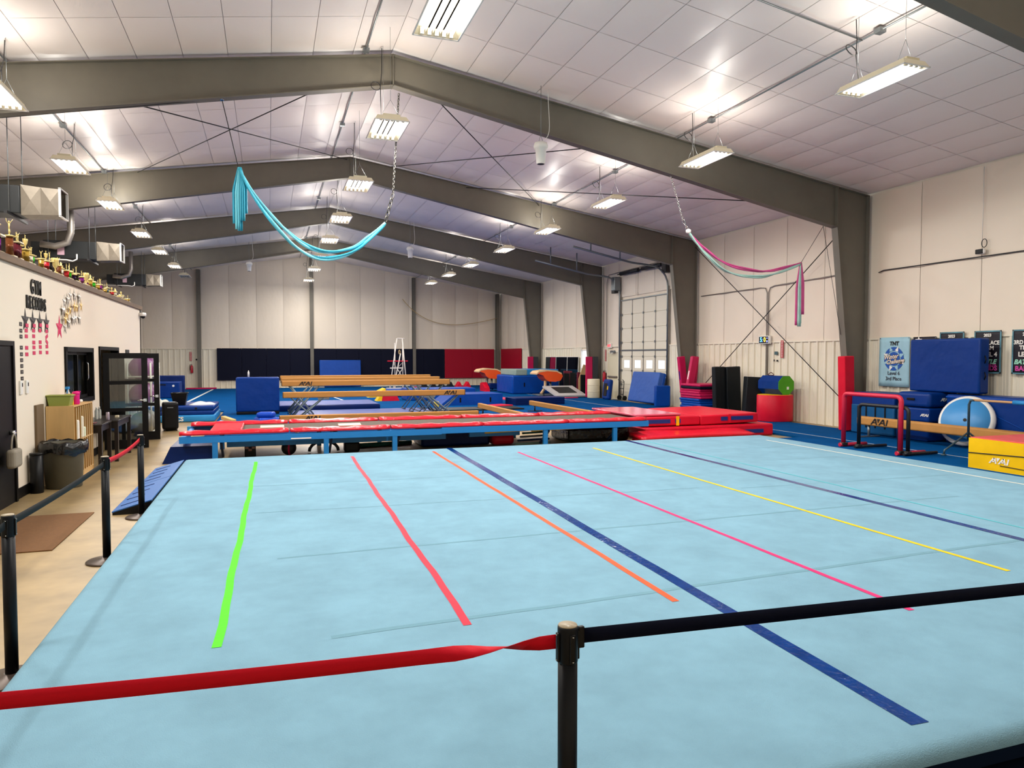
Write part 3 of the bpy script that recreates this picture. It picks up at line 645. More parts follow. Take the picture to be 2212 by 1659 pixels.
for i, (y, h, k, c) in enumerate(TR):
    t = thing('trophy', '%s %s, %s from the left on the office ledge' % ('gold' if (c == 'gold' or k == 'K') else c + ' and gold', KN[k], words(i+1)), 'trophy', (OX-0.05-0.03*(i % 3 == 1), y, LZ), 0, 'trophies along the office ledge')
    w = 0.95 + 1.1*h; h = h*1.08
    objm('trophy_base', BASE, t).scale = (w, w, 1)
    def col_(z0, z1, s, x=0, yy=0):
        o = objm('trophy_column', colm(c), t, None, (x, yy, z0)); o.scale = (s, s, z1-z0); return o
    def cap_(z, s): o = objm('column_cap', CAP, t, None, (0, 0, z)); o.scale = (s, s, 1)
    def top_(me, nm, z, hh):
        sc = hh if me is CUP else hh/0.68
        o = objm(nm, me, t, None, (0, 0, z)); o.scale = (sc*(0.75 if me is CUP else 1),)*2 + (sc,); o.rotation_euler = (0, 0, random.uniform(-0.8, 0.8))
    if k == 'K':
        top_(CUP, 'cup', 0.03, h-0.03); o = objm('cup_handle', HND, t, None, (0, 0, 0.03)); o.scale = (h, h, h)
    elif k == 'S':
        col_(0.03, h*0.55, w*0.8); cap_(h*0.55, w*0.8); B().lathe([(0.025, 0), (0.03, 0.02), (0.012, 0.04), (0.018, h*0.25), (0.001, h*0.45-0.02)], 8).o('spire', M_gold, t, (0, 0, h*0.55+0.02))
    elif k == 'C':
        col_(0.03, h*0.45, w); cap_(h*0.45, w); top_(CUP, 'cup', h*0.45+0.02, h*0.35); top_(FIG, 'figurine', h*0.72, h*0.28)
    elif k == 'T':
        for yy in (-0.05, 0.05): col_(0.03, 0.22, 1.15, 0, yy)
        o = objm('trophy_shelf', BASE, t, None, (0, 0, 0.22)); o.scale = (1.7, 2.0, 0.8)
        col_(0.25, 0.36, 0.9); cap_(0.36, 1.0); top_(FIG, 'figurine', 0.38, 0.14)
    elif k == 'W':
        for yy in (-0.035, 0.035): col_(0.03, 0.23, 1.0, 0, yy)
        o = objm('trophy_shelf', BASE, t, None, (0, 0, 0.23)); o.scale = (1.3, 1.6, 0.7); top_(FIG, 'figurine', 0.25, 0.13)
    else:
        q = 0.55 if h > 0.2 else 0.45
        col_(0.03, h*q, w*0.9); cap_(h*q, w*0.9); top_(FIG, 'figurine', h*q+0.02, h*(1-q))

# cubby shelf with loose things on it
t = thing('cubby_shelf', 'birch plywood cubby shelf with narrow upright slots on the office wall', 'shelf', (OX+0.01, 12.29, 0))
DP, LN, HT = 0.37, 1.20, 1.15
b = B(); b.span(0, DP, 0, 0.02, 0, HT); b.o('side_panel', M_birch, t); B().span(0, DP, LN-0.02, LN, 0, HT).o('side_panel', M_birch, t)
for nm, z in (('top_panel', HT), ('middle_shelf', 0.62), ('bottom_panel', 0.10)): B().span(0, DP, 0.02, LN-0.02, z-0.02, z).o(nm, M_birch, t)
B().span(0, 0.01, 0.02, LN-0.02, 0.1, HT-0.02).o('back_panel', mat('golden_ply_shade', '#b0823f', 0.55, var=(6, 0.1)), t); B().span(DP-0.03, DP-0.01, 0.02, LN-0.02, 0, 0.08).o('kick_board', M_birch, t)  # back panel in the same shade-darkened ply as the dividers
dm = B().span(0.01, DP, -0.007, 0.007, 0, 0.50).mesh('divider'); dm.materials.append(mat('golden_ply_shade', '#b0823f', 0.55, var=(6, 0.1)))  # darker ply paints the shade inside the slots
eb = B().span(DP, DP+0.004, -0.009, 0.009, 0, 0.50).mesh('lit_edge_strip'); eb.materials.append(mat('pale_lit_edge', '#e3cc9a', 0.5))  # pale strips paint the light on the dividers' front edges
for z in (0.10, 0.62):
    for k in range(1, 9): q_ = objm('divider', dm, t, None, (0, LN*k/9, z)); objm('lit_edge_strip', eb, q_)
CX = OX+0.01
t = thing('storage_bin', 'olive green plastic storage bin on top of the cubby shelf', 'storage bin', (CX+0.16, 12.45, HT)); M_ol = mat('olive_plastic', '#8a9440', 0.5)
b = B(); b.prism([(-0.13, 0), (0.13, 0), (0.16, 0.15), (-0.16, 0.15)], XZ, -0.11, 0.11); b.o('bin_body', M_ol, t); b = B(); b.rbox((0, 0, 0.155), (0.35, 0.25, 0.02), 0.008); b.o('rim', M_ol, t)
t = thing('water_jug', 'bright pink plastic shaker bottle on the cubby shelf corner', 'bottle', (CX+0.31, 12.70, HT)); M_hp = mat('hot_pink_plastic', '#ee1688', 0.3)
B().lathe([(0.042, 0), (0.05, 0.01), (0.05, 0.14), (0.054, 0.15)], 16).o('bottle_body', M_hp, t); b = B(); b.lathe([(0.056, 0.15), (0.056, 0.185), (0.045, 0.2), (0.02, 0.205)], 16); b.box((0.03, 0.0, 0.2), (0.06, 0.03, 0.02)); b.o('lid', M_hp, t)
t = tag(B().rbox((0, 0, 0.085), (0.1, 0.03, 0.17), 0.004).o('book', mat('yellow_cover', '#e8d21c', 0.5), None, (CX+0.25, 12.585, HT)), 'yellow book standing between green bin and pink bottle', 'book')
t = thing('pencil_cup', 'pale pink cup holding pens behind the green bin', 'cup', (CX+0.2, 12.85, HT)); B().lathe([(0.055, 0), (0.065, 0.16), (0.06, 0.16), (0.05, 0.01)], 16).o('cup_body', mat('pale_pink_plastic', '#e3a9a0', 0.5), t)
for k in range(3): B().cyl((0.02*k-0.02, 0.01, 0.02), (0.03*k-0.03, 0.02, 0.22+0.01*k), 0.006, 6).o('pen', M_black if k else M_whitep, t)
t = thing('spray_bottle', 'clear spray bottle with a blue trigger head on the cubby shelf', 'spray bottle', (CX+0.14, 12.95, HT)); B().lathe([(0.04, 0), (0.045, 0.01), (0.045, 0.15), (0.015, 0.2), (0.015, 0.23)], 14).o('bottle_body', mat('frosted_plastic', '#d8d4cc', 0.3), t); M_bt = mat('blue_trigger', '#1f86c8', 0.4)
b = B(); b.span(-0.02, 0.02, -0.07, 0.04, 0.23, 0.27); b.prism([(-0.03, 0.23), (-0.05, 0.16), (-0.04, 0.155), (-0.01, 0.23)], YZ, -0.008, 0.008); b.o('trigger_head', M_bt, t)
tag(B().rbox((0, 0, 0.025), (0.09, 0.12, 0.05), 0.02, 3).o('tissue_pack', M_whitep, None, (CX+0.24, 13.2, HT)), 'small white packet at the far end of the cubby shelf', 'packet')
tag(B().rbox((0, 0, 0.035), (0.05, 0.05, 0.07), 0.02, 3).o('toy', mat('rose_plastic', '#d6637e', 0.5), None, (CX+0.26, 13.02, HT)), 'little pink toy on the cubby shelf', 'toy')
for y, z, h, c, lab in ((12.49, 0.62, 0.3, '#ece6da', 'white paper stack in the left cubby slots'), (12.757, 0.62, 0.34, '#e7dfc9', 'cream papers standing in a middle cubby slot'), (12.89, 0.62, 0.16, '#d7e0c4', 'green-white crumpled papers bulging from the cubby slots')):
    tag(B().rbox((0, 0, h/2), (0.12, 0.085, h), 0.02, 3).o('paper_stack', mat('paper_'+lab[:5], c, 0.8, bump=(30, 0.6, 0.01)), None, (CX+DP-0.04, y, z)), lab, 'papers')
tag(B().box((0, 0, 0.6), (0.03, 0.35, 1.2)).o('cork_board', mat('brown_board', '#6e5a40', 0.8), None, (OX+0.017, 11.95, 0)), 'tall brown board leaning on the wall behind trash can', 'board')

# trash can with liner
t = thing('trash_can', 'round olive grey trash can with a black liner beside the cubby shelf', 'trash can', (-2.84, 11.83, 0)); M_can = mat('grey_can_plastic', '#5b594c', 0.5, var=(2, 0.1))
B().lathe([(0.215, 0), (0.23, 0.01), (0.265, 0.6), (0.285, 0.62), (0.285, 0.65), (0.265, 0.65), (0.22, 0.03)], 28).o('can_body', M_can, t)
b = B(); M_bag2 = mat('black_bin_liner', '#0b0b0c', 0.25, bump=(9, 0.8, 0.03))
n = 40; rings = []
for r0, z0, j in ((0.25, 0.5, 0), (0.275, 0.672, 0.3), (0.3, 0.665, 1.0), (0.305, 0.56, 1.6), (0.298, 0.5, 1.8)):
    rings.append([b.v(((r0+0.012*j*math.sin(5*a+j)*0.6+0.006*j*math.sin(13*a))*math.cos(a), (r0+0.012*j*math.sin(5*a+j)*0.6+0.006*j*math.sin(13*a))*math.sin(a), z0 + 0.03*j*math.sin(3*a+1)*0.5 + 0.012*math.sin(9*a))) for a in [2*PI*k/n for k in range(n)]])
for p, q in zip(rings, rings[1:]):
    for k in range(n): b.f([p[k], p[(k+1) % n], q[(k+1) % n], q[k]], True)
b.o('liner', M_bag2, t, fix=False)
t = thing('umbrella_bin', 'narrow black cylinder bin standing left of the trash can', 'bin', (-3.07, 11.42, 0)); B().lathe([(0.075, 0), (0.08, 0.01), (0.08, 0.55), (0.068, 0.55), (0.068, 0.05)], 20).o('bin_body', M_black, t); B().lathe([(0.083, 0.53), (0.083, 0.56), (0.066, 0.56)], 20).o('rim', M_black, t)

# two dark desks
M_desk = mat('espresso_laminate', '#211a18', 0.35, var=(6, 0.15), stretch=(1, 0.1, 1))
for x0, x1, y0, y1, lab in ((OX+0.03, -2.68, 13.56, 14.36, 'nearer the cubby shelf'), (OX+0.03, -2.58, 14.38, 15.66, 'reaching to the double door')):
    t = thing('desk', 'dark brown laminate desk, %s' % lab, 'desk', ((x0+x1)/2, (y0+y1)/2, 0)); dx, dy = (x1-x0)/2, (y1-y0)/2
    B().rbox((0, 0, 0.735), (dx*2, dy*2, 0.03), 0.005).o('desk_top', M_desk, t); b = B(); b.span(-dx+0.02, dx-0.02, -dy+0.02, -dy+0.04, 0.6, 0.72); b.span(-dx+0.02, dx-0.02, dy-0.04, dy-0.02, 0.6, 0.72); b.span(dx-0.05, dx-0.03, -dy+0.03, dy-0.03, 0.62, 0.72); b.o('apron', M_desk, t)
    for sx in (-1, 1):
        for sy in (-1, 1): B().box((sx*(dx-0.04), sy*(dy-0.04), 0.36), (0.06, 0.06, 0.72)).o('leg', M_desk, t)
for x, y, lab in ((-3.0, 14.75, 'left of two on the desk'), (-2.98, 14.88, 'right of two on the desk')):
    t = thing('water_bottle', 'clear plastic water bottle, ' + lab, 'bottle', (x, y, 0.75)); B().lathe([(0.03, 0), (0.034, 0.01), (0.034, 0.15), (0.014, 0.19), (0.014, 0.2)], 12).o('bottle_body', mat('clear_pet', '#d9e2e2', 0.1, trans=0.75), t); B().lathe([(0.016, 0.2), (0.016, 0.22)], 10).o('cap', M_whitep, t)
t = thing('drink_can', 'slim silver drink can on the desk', 'can', (-2.76, 14.45, 0.75)); B().lathe([(0.026, 0), (0.03, 0.01), (0.03, 0.13), (0.024, 0.145)], 14).o('can_body', mat('lilac_can', '#b7a9b5', 0.3, metal=0.5), t); B().lathe([(0.024, 0.145), (0.024, 0.148)], 12).o('can_top', M_chrome, t)
tag(B().rbox((0, 0, 0.02), (0.06, 0.08, 0.04), 0.006).o('sticky_notes', mat('cream_paper', '#ded3b4', 0.8), None, (-2.72, 15.05, 0.75)), 'small cream block of notes on the far desk', 'notepad')
tag(B().rbox((0, 0, 0.006), (0.04, 0.2, 0.012), 0.004).o('marker', mat('dark_red_plastic', '#6d1828', 0.4), None, (-2.85, 13.85, 0.75)), 'dark red strip lying on the near desk', 'marker')

# ball rack beyond the double door
t = thing('ball_rack', 'white pipe rack for exercise balls against the office wall', 'rack', (-2.88, 19.15, 0)); M_pvc = mat('white_pipe', '#e2ddd2', 0.4)
for y in (-0.55, 0.75):
    for x in (-0.25, 0.24): B().cyl((x, y, 0), (x, y, 1.75), 0.02, 8).o('upright', M_pvc, t)
for z in (0.1, 0.78, 1.42):
    b = B()
    for x in (-0.25, 0.24): b.cyl((x, -0.55, z), (x, 0.75, z), 0.02, 8)
    for y in (-0.55, 0.75): b.cyl((-0.25, y, z), (0.24, y, z), 0.02, 8)
    b.o('shelf_frame', M_pvc, t)
M_ball = mat('purple_ball', '#86307f', 0.35); M_gball = mat('grey_ball', '#8d8578', 0.4)
k = 0
for z, lv in ((0.1, 'bottom'), (0.78, 'middle'), (1.42, 'top')):
    for y, sd in ((-0.24, 'front'), (0.42, 'back')):
        b = B(); b.lathe([(0.001, -0.28)] + [(0.28*math.cos(a), 0.28*math.sin(a)) for a in [(-80+20*j)*PI/180 for j in range(9)]] + [(0.001, 0.28)], 24)
        o = b.o('exercise_ball', M_gball if z == 0.1 else M_ball, None, (-2.885, 19.15+y, z + 0.2))
        tag(o, '%s exercise ball on the %s tier of the rack, %s' % ('grey' if z == 0.1 else 'purple', lv, sd), 'exercise ball', 'exercise balls in the rack')

# floor mat, ramps, stanchions
tag(B().rbox((0, 0, 0.006), (0.95, 1.78, 0.012), 0.005).o('door_mat', mat('brown_mat', '#6d4a28', 0.95, bump=(180, 0.6, 0.005), var=(30, 0.12)), None, (-2.5, 8.84, 0)), 'brown entrance mat on the concrete floor', 'door mat')
for y0, y1, lab in ((9.5, 11.3, 'near one, by the third post'), (11.33, 13.0, 'far one, by the deck corner')):
    t = thing('ramp_mat', 'blue sloped ramp mat beside the raised floor, ' + lab, 'ramp mat', (-1.6, (y0+y1)/2, 0))
    b = B(); b.prism([(-0.19, 0.0), (0.235, 0.0), (0.235, 0.15), (-0.19, 0.03)], XZ, -(y1-y0)/2, (y1-y0)/2); b.o('foam_wedge', M_black, t)
    L = (y1-y0); sl = math.atan2(0.12, 0.425); m = Matrix.Rotation(-sl, 3, 'Y'); B().box((0.02, 0, 0.097), (0.45, L, 0.012), m=m).o('top_skin', mat('ramp_blue', '#1f5fa6', 0.45), t)
    for k in range(4): B().box((0.02-0.06, -L/2 + L*(0.15+0.22*k), 0.088), (0.22, 0.02, 0.01), m=m).o('strap_slot', mat('ramp_slot', '#0c2f63', 0.5), t)
PH = 0.98; M_red = mat('red_belt', '#c20a22', 0.7, bump=(200, 0.3, 0.002), spec=0.15); M_kbelt = mat('black_belt', '#171b1e', 0.7, bump=(200, 0.3, 0.002), spec=0.12); M_nbelt = mat('navy_belt', '#040a20', 0.7, bump=(200, 0.3, 0.002), spec=0.1); M_base = mat('post_base', '#4a3f39', 0.35, metal=0.5)
def post(x, y, label, rz=0):
    t = thing('barrier_post', label, 'barrier post', (x, y, 0), rz)
    B().lathe([(0.001, 0), (0.175, 0), (0.175, 0.012), (0.165, 0.02), (0.06, 0.032), (0.04, 0.045)], 32).o('base', M_base, t)
    B().lathe([(0.034, 0.04), (0.034, PH-0.12)], 24).o('tube', M_post, t)
    B().lathe([(0.0342, PH-0.13), (0.0355, PH-0.125), (0.0355, PH-0.012), (0.034, PH-0.004)], 24).o('belt_head', M_post, t)
    B().lathe([(0.034, PH-0.006), (0.032, PH), (0.001, PH+0.002)], 24).o('cap', mat('cap_label', '#a0937a', 0.4), t)
    for k in range(4):
        a = k*PI/2 + PI/4*0; b = B(); m = Matrix.Rotation(a, 3, 'Z')
        b.rbox(m @ Vector((0.038, 0, PH-0.075)), (0.008, 0.02, 0.1), 0.003, m=m); sl = b.o('belt_slot', M_black, t)
        b = B()
        for z in (PH-0.032, PH-0.118): b.lathe([(0.0035, -0.001), (0.0035, 0.002)], 8, m @ Vector((0.0425, 0, z)))
        b.o('screw', M_chrome, sl)
    return t
post(-1.45, 4.83, 'black barrier post nearest the left edge of the picture'); post(-1.44, 7.37, 'black barrier post in the middle of the left row'); post(-1.44, 9.28, 'black barrier post farthest along the left row')
post(0.962, 2.21, 'black barrier post in the centre foreground', 0.05)
post(-1.47, 2.35, 'black barrier post at the near left corner, outside the picture'); post(3.85, 1.95, 'black barrier post at the near right, outside the picture').location.z = 0.009
def belt(p, q, label, m, sag=0.02, twist=None, h=0.048):
    p, q = Vector(p), Vector(q); n = 40; b = B(); d = (q-p).normalized(); side = Vector((-d.y, d.x, 0)).normalized()
    top, bot = [], []
    for i in range(n+1):
        s = i/n; c = p + (q-p)*s - Vector((0, 0, sag*4*s*(1-s))); a = twist(s) if twist else 0
        up = Vector((0, 0, math.cos(a))) + side*math.sin(a)
        top.append(b.v(c + up*h/2)); bot.append(b.v(c - up*h/2))
    for i in range(n): b.f([top[i], top[i+1], bot[i+1], bot[i]], True)
    o = b.o('barrier_belt', m, None, fix=False); so = o.modifiers.new('s', 'SOLIDIFY'); so.thickness = 0.0016; so.offset = 0
    return tag(o, label, 'belt')
belt((-1.45, 4.88, 0.925), (-1.44, 7.32, 0.915), 'black belt between first and second left barrier posts', M_kbelt, 0.015)
belt((-1.44, 7.42, 0.925), (-1.44, 9.23, 0.925), 'red belt between second and third left barrier posts', M_red, 0.03)
belt((-1.45, 4.78, 0.925), (-1.47, 2.4, 0.925), 'black belt running from the nearest left post out of the picture', M_kbelt, 0.01)
belt((0.918, 2.21, 0.925), (-1.43, 2.35, 0.955), 'red belt from the front post to the left, twisted near the post', M_red, 0.012, lambda s: PI*max(0, min(1, (s-0.02)/0.16)) if s < 0.18 else PI, 0.05)
belt((1.022, 2.205, 0.935), (3.81, 1.96, 0.95), 'dark navy belt from the front post to the right', M_nbelt, -0.0, None, 0.052)
t = tag(B().rbox((0, 0, 0), (0.022, 0.018, 0.075), 0.004).o('belt_clip', M_black, None, (1.012, 2.21, 0.93)), 'black belt clip on the right side of the front post', 'belt clip')

# ------------------------------------------------------------------ spring floor (raised pale blue deck)
DX0, DX1, DY_0, DY_1, DZ = -1.35, 10.2, 2.265, 12.9, 0.185
t = thing('spring_floor', 'large raised pale blue carpeted gymnastics floor in the foreground', 'gym floor', ((DX0+DX1)/2, (DY_0+DY_1)/2, 0))
ox, oy = t.location.x, t.location.y
b = B(); nx, ny = 60, 56; R = 0.07
def deck(u, v):
    x = DX0 + (DX1-DX0)*u; y = DY_0 + (DY_1-DY_0)*v
    e = min(x-DX0, DX1-x, y-DY_0, DY_1-y)
    z = DZ + 0.0015*math.sin(x*1.9+math.sin(y*0.8)*1.5)*math.sin(y*1.3+x*0.4)
    return Vector((x-ox, y-oy, z))
us = sorted(set([0, R*0.15/(DX1-DX0), R*0.5/(DX1-DX0), R/(DX1-DX0)] + [i/nx for i in range(1, nx)] + [1-R/(DX1-DX0), 1-R*0.5/(DX1-DX0), 1-R*0.15/(DX1-DX0), 1]))
vv = sorted(set([0, R*0.15/(DY_1-DY_0), R*0.5/(DY_1-DY_0), R/(DY_1-DY_0)] + [i/ny for i in range(1, ny)] + [1-R/(DY_1-DY_0), 1-R*0.5/(DY_1-DY_0), 1-R*0.15/(DY_1-DY_0), 1]))
G = []
for u in us:
    row = []
    for v in vv:
        p = deck(u, v); e = min(u, 1-u)*(DX1-DX0); f = min(v, 1-v)*(DY_1-DY_0); m = min(e, f)
        if m < R: p.z -= R - math.sqrt(max(0, R*R-(R-m)**2))
        row.append(b.v(p))
    G.append(row)
for i in range(len(us)-1):
    for j in range(len(vv)-1): b.f([G[i][j], G[i+1][j], G[i+1][j+1], G[i][j+1]], True)
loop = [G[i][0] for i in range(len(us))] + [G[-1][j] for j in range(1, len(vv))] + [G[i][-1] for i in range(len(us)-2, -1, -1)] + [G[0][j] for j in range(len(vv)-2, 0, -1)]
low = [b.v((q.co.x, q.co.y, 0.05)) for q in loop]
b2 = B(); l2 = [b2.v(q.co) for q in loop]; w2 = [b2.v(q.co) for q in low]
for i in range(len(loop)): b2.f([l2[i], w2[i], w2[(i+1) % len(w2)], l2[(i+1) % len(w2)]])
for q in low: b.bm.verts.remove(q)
b.o('carpet_top', M_deck, t); b2.o('skirt', mat('skirt_shade_navy', '#08182e', 0.95, spec=0.1), t)  # navy puts the shade on the deck's carpeted side into its colour
B().span(DX0+0.02-ox, DX1-0.02-ox, DY_0+0.02-oy, DY_1-0.02-oy, 0.06, 0.1).o('plywood', mat('plywood_edge', '#7d6138', 0.7), t)
b = B()
for i in range(11):
    for j in range(10): b.cyl((DX0+0.35+i*1.08-ox, DY_0+0.35+j*1.1-oy, 0), (DX0+0.35+i*1.08-ox, DY_0+0.35+j*1.1-oy, 0.062), 0.03, 8)
so = b.o('spring', M_grey, t); so['kind'] = 'stuff'
tag(B().rbox((0, 0, 0.004), (6.0, 1.7, 0.008), 0.003).o('dark_floor_sheet', mat('dark_sheet_navy', '#071326', 0.95, spec=0.05), None, (4.6, 1.75, 0.0)), 'dark navy sheet added to darken the floor in front of the raised floor', 'carpet')  # added sheet that darkens the pale floor just before the deck
# seams and worn chalk marks in the carpet
M_seam = mat('carpet_seam', '#6e96a6', 0.95, bump=(140, 0.5, 0.005), spec=0.1)
def strip(name, x0, y0, x1, y1, w, m, z=DZ, lift=0.004, wob=0.006, n=40, x_off=0):
    b = B(); a, c = Vector((x0, y0)), Vector((x1, y1)); d = (c-a).normalized(); s = Vector((-d.y, d.x)); L, Rr = [], []
    for i in range(n+1):
        q = a + (c-a)*(i/n) + s*(wob*math.sin(i*0.55+x0) + wob*0.5*math.sin(i*1.7+y0))
        zz = (DZ + 0.0015*math.sin(q.x*1.9+math.sin(q.y*0.8)*1.5)*math.sin(q.y*1.3+q.x*0.4) if z == DZ else z) + lift
        L.append(b.v((q.x+s.x*w/2, q.y+s.y*w/2, zz))); Rr.append(b.v((q.x-s.x*w/2, q.y-s.y*w/2, zz)))
    for i in range(n): b.f([L[i], L[i+1], Rr[i+1], Rr[i]], True)
    return b.o(name, m)
for x0, y0, x1, y1, w in ((0.34, 4.39, 8.5, 4.75, 0.05), (0.05, 6.28, 8.0, 6.4, 0.035), (-0.17, 8.2, 5.3, 7.9, 0.02), (-0.4, 9.9, 9.2, 9.6, 0.015), (2.4, 11.2, 9.4, 11.0, 0.012), (5.8, 7.7, 9.3, 7.6, 0.02)):
    o = strip('seam', x0, y0, x1, y1, w, M_seam, lift=0.0012); o.parent = t; o.matrix_parent_inverse = Matrix.Translation((-ox, -oy, 0))
def tapemat(n, c, r=0.5): return mat('tape_' + n, c, r, bump=(35, 0.35, 0.004), var=(12, 0.1), spec=0.15)
M_shiny = mat('tape_navy', '#013578', 0.14, bump=(26, 0.4, 0.008), var=(9, 0.2), spec=0.16)
for c, x0, y0, x1, y1, w, m, lab in (('green', -0.215, 12.2, -0.31, 4.45, 0.055, tapemat('green', '#4cd80c'), 'neon green tape line on the blue floor'), ('red', 1.33, 12.35, 1.19, 4.31, 0.055, tapemat('red', '#cf1033'), 'red tape line on the blue floor'),
        ('orange', 2.79, 12.5, 2.68, 4.26, 0.055, tapemat('orange', '#ea5222'), 'orange tape line on the blue floor'), ('pink', 4.22, 11.93, 4.09, 3.59, 0.05, tapemat('pink', '#e3206c'), 'pink tape line on the blue floor'),
        ('yellow', 5.73, 12.0, 5.58, 4.01, 0.05, tapemat('yellow', '#dfc010'), 'yellow tape line on the blue floor'), ('navy', 3.17, 12.86, 2.86, 2.45, 0.105, M_shiny, 'wide glossy navy tape over the middle carpet joint'),
        ('navy', 6.89, 12.86, 6.6, 2.4, 0.10, M_shiny, 'wide navy tape over the right-hand carpet joint'), ('teal', 7.2, 12.7, 7.1, 3.5, 0.03, tapemat('teal', '#4fb7c4'), 'thin teal tape line right of the navy tape'), ('white', 9.64, 12.0, 9.5, 3.0, 0.05, tapemat('white', '#d9dcd2'), 'white border tape near the right edge of the floor')):
    tag(strip('floor_tape', x0, y0, x1, y1, w, m, lift=0.0022, wob=0.006 if c in ('green', 'red') else 0.003), lab, 'tape')

# ------------------------------------------------------------------ blue carpet of the hall
CZ = 0.035
b = B(); b.prism([(10.3, 2.0), (14.0, 2.0), (14.0, 44.3), (-6.5, 44.3), (-6.5, 26.0), (-1.45, 26.0), (-1.45, 17.0), (11.62, 17.0), (11.62, 13.3), (10.3, 13.3)], XY, 0.0, CZ)
tag(b.o('hall_carpet', M_carpet), 'deep blue carpet covering the hall floor behind and right of the raised floor', 'carpet')
M_wl = mat('white_line', '#cfd6d6', 0.7)
for x0, y0, x1, y1, w, lab in ((12.15, 8.0, 12.15, 36.0, 0.035, 'thin white line on the blue carpet along the right wall'), (-3.2, 29.0, -3.0, 43.5, 0.12, 'pale tape stripe on the far left carpet'), (3.2, 28.2, 2.6, 36.0, 0.09, 'pale tape stripe on the carpet behind the beams'), (8.2, 36.0, 11.0, 26.5, 0.1, 'red tape stripe on the far carpet')):
    tag(strip('carpet_line', x0, y0, x1, y1, w, M_wl if 'red' not in lab else tapemat('red2', '#b3324e'), z=CZ, lift=0.002, wob=0.0, n=4), lab, 'floor line')

# ------------------------------------------------------------------ tumble track
M_tb = mat('track_blue_paint', '#1278c2', 0.45); M_bed = mat('track_bed_web', '#4e4437', 0.8, var=(20, 0.1), stretch=(0.1, 1, 1)); M_pad = mat('red_pad_vinyl', '#d3142b', 0.28, bump=(7, 0.6, 0.03), var=(2, 0.06))
TX0, TX1, TY0, TY1 = -1.5, 7.8, 13.6, 15.6
t = thing('tumble_track', 'long tumbling trampoline with blue steel frame and red edge pads', 'trampoline', ((TX0+TX1)/2, (TY0+TY1)/2, 0)); tx, ty = t.location.x, t.location.y
for y, nm in ((TY0, 'front_rail'), (TY1, 'back_rail')):
    b = B(); b.span(TX0-tx, 3.2-tx, y-0.04-ty, y+0.04-ty, 0.37, 0.485); b.span(3.2-tx, TX1-tx, y-0.045-ty, y+0.045-ty, 0.385, 0.505); b.o(nm, M_tb, t)
b = B(); b.span(TX0+0.75-tx, 3.4-tx, 14.05-ty, 14.13-ty, 0.22, 0.36); b.o('lower_rail', M_tb, t); B().span(3.9-tx, 5.0-tx, 14.05-ty, 14.13-ty, 0.24, 0.36).o('lower_rail', M_tb, t)
B().span(TX0+0.5-tx, TX1-0.05-tx, TY0+0.28-ty, TY1-0.28-ty, 0.505, 0.515).o('bed', M_bed, t)
cr = B().span(-0.04, 0.04, TY0-ty, TY1-ty, 0.38, 0.46).mesh('cross_member'); cr.materials.append(M_tb)
for x in (-1.46, 1.2, 3.2, 5.3, 7.74): objm('cross_member', cr, t, None, (x-tx, 0, 0))
lg = B(); lg.span(-0.045, 0.045, -0.035, 0.035, 0, 0.38); lg = lg.mesh('leg'); lg.materials.append(M_tb)
br = B().box((0.0, 0.2, 0.2), (0.04, 0.6, 0.04), m=Matrix.Rotation(-0.55, 3, 'X')).mesh('leg_brace'); br.materials.append(mat('track_navy_paint', '#12325f', 0.5))
for x in (-0.92, 1.0, 2.28, 5.4, 7.0):
    for y in (TY0, TY1): objm('leg', lg, t, None, (x-tx, y-ty, 0))
    objm('leg_brace', br, t, None, (x+0.1-tx, TY0+0.1-ty, 0))
def pad_me(L, w=0.3, h=0.075):
    b = B(); n = 14; prof = [(-w/2, 0), (-w/2-0.012, h*0.35), (-w/2+0.01, h*0.8), (-w/4, h*1.0), (w/5, h*0.95), (w/2-0.02, h*0.6), (w/2, h*0.15), (w/2-0.03, 0)]
    rings = [[b.v((L*i/n + 0.006*math.sin(i*2.1), y*(1 - (0.18 if i in (0, n) else 0)), z*(1 + 0.13*math.sin(i*1.7+z*60)))) for y, z in prof] for i in range(n+1)]
    for a, c in zip(rings, rings[1:]):
        for k in range(len(prof)): b.f([a[k], a[(k+1) % len(prof)], c[(k+1) % len(prof)], c[k]], True)
    b.f(rings[0][::-1]); b.f(rings[-1]); return b.mesh('edge_pad')
segs = 5; PLN = (TX1-TX0)/segs; pm = pad_me(PLN-0.02); pm.materials.append(M_pad)
for k in range(segs):
    objm('edge_pad', pm, t, None, (TX0+PLN*k-tx, TY0+0.12-ty, 0.505)); o = objm('edge_pad', pm, t, None, (TX0+PLN*(k+1)-tx, TY1-0.12-ty, 0.505), (0, 0, PI))
B().rbox((TX0+0.75-tx, 0, 0.54), (0.55, 1.35, 0.05), 0.02).o('end_pad', M_pad, t)
for x, y, z, lab in ((0.05, 13.9, 0.59, 'left'), (1.45, 13.78, 0.595, 'right')):
    tag(B().rbox((0, 0, 0.006), (0.42, 0.2, 0.012), 0.004, m=Matrix.Rotation(0.1, 3, 'X')).o('notice_card', mat('cream_card', '#d9d2b0', 0.6), None, (x, y, z)), 'cream notice card lying on the front track pad, ' + lab, 'card')
tag(B().rbox((0, 0, 0), (0.36, 0.015, 0.09), 0.003, m=Matrix.Rotation(-0.6, 3, 'X')).o('notice_card', mat('pink_white_card', '#e3cfc2', 0.6), None, (0.55, 13.58, 0.42)), 'pinkish card fixed to the blue front rail of the track', 'card')
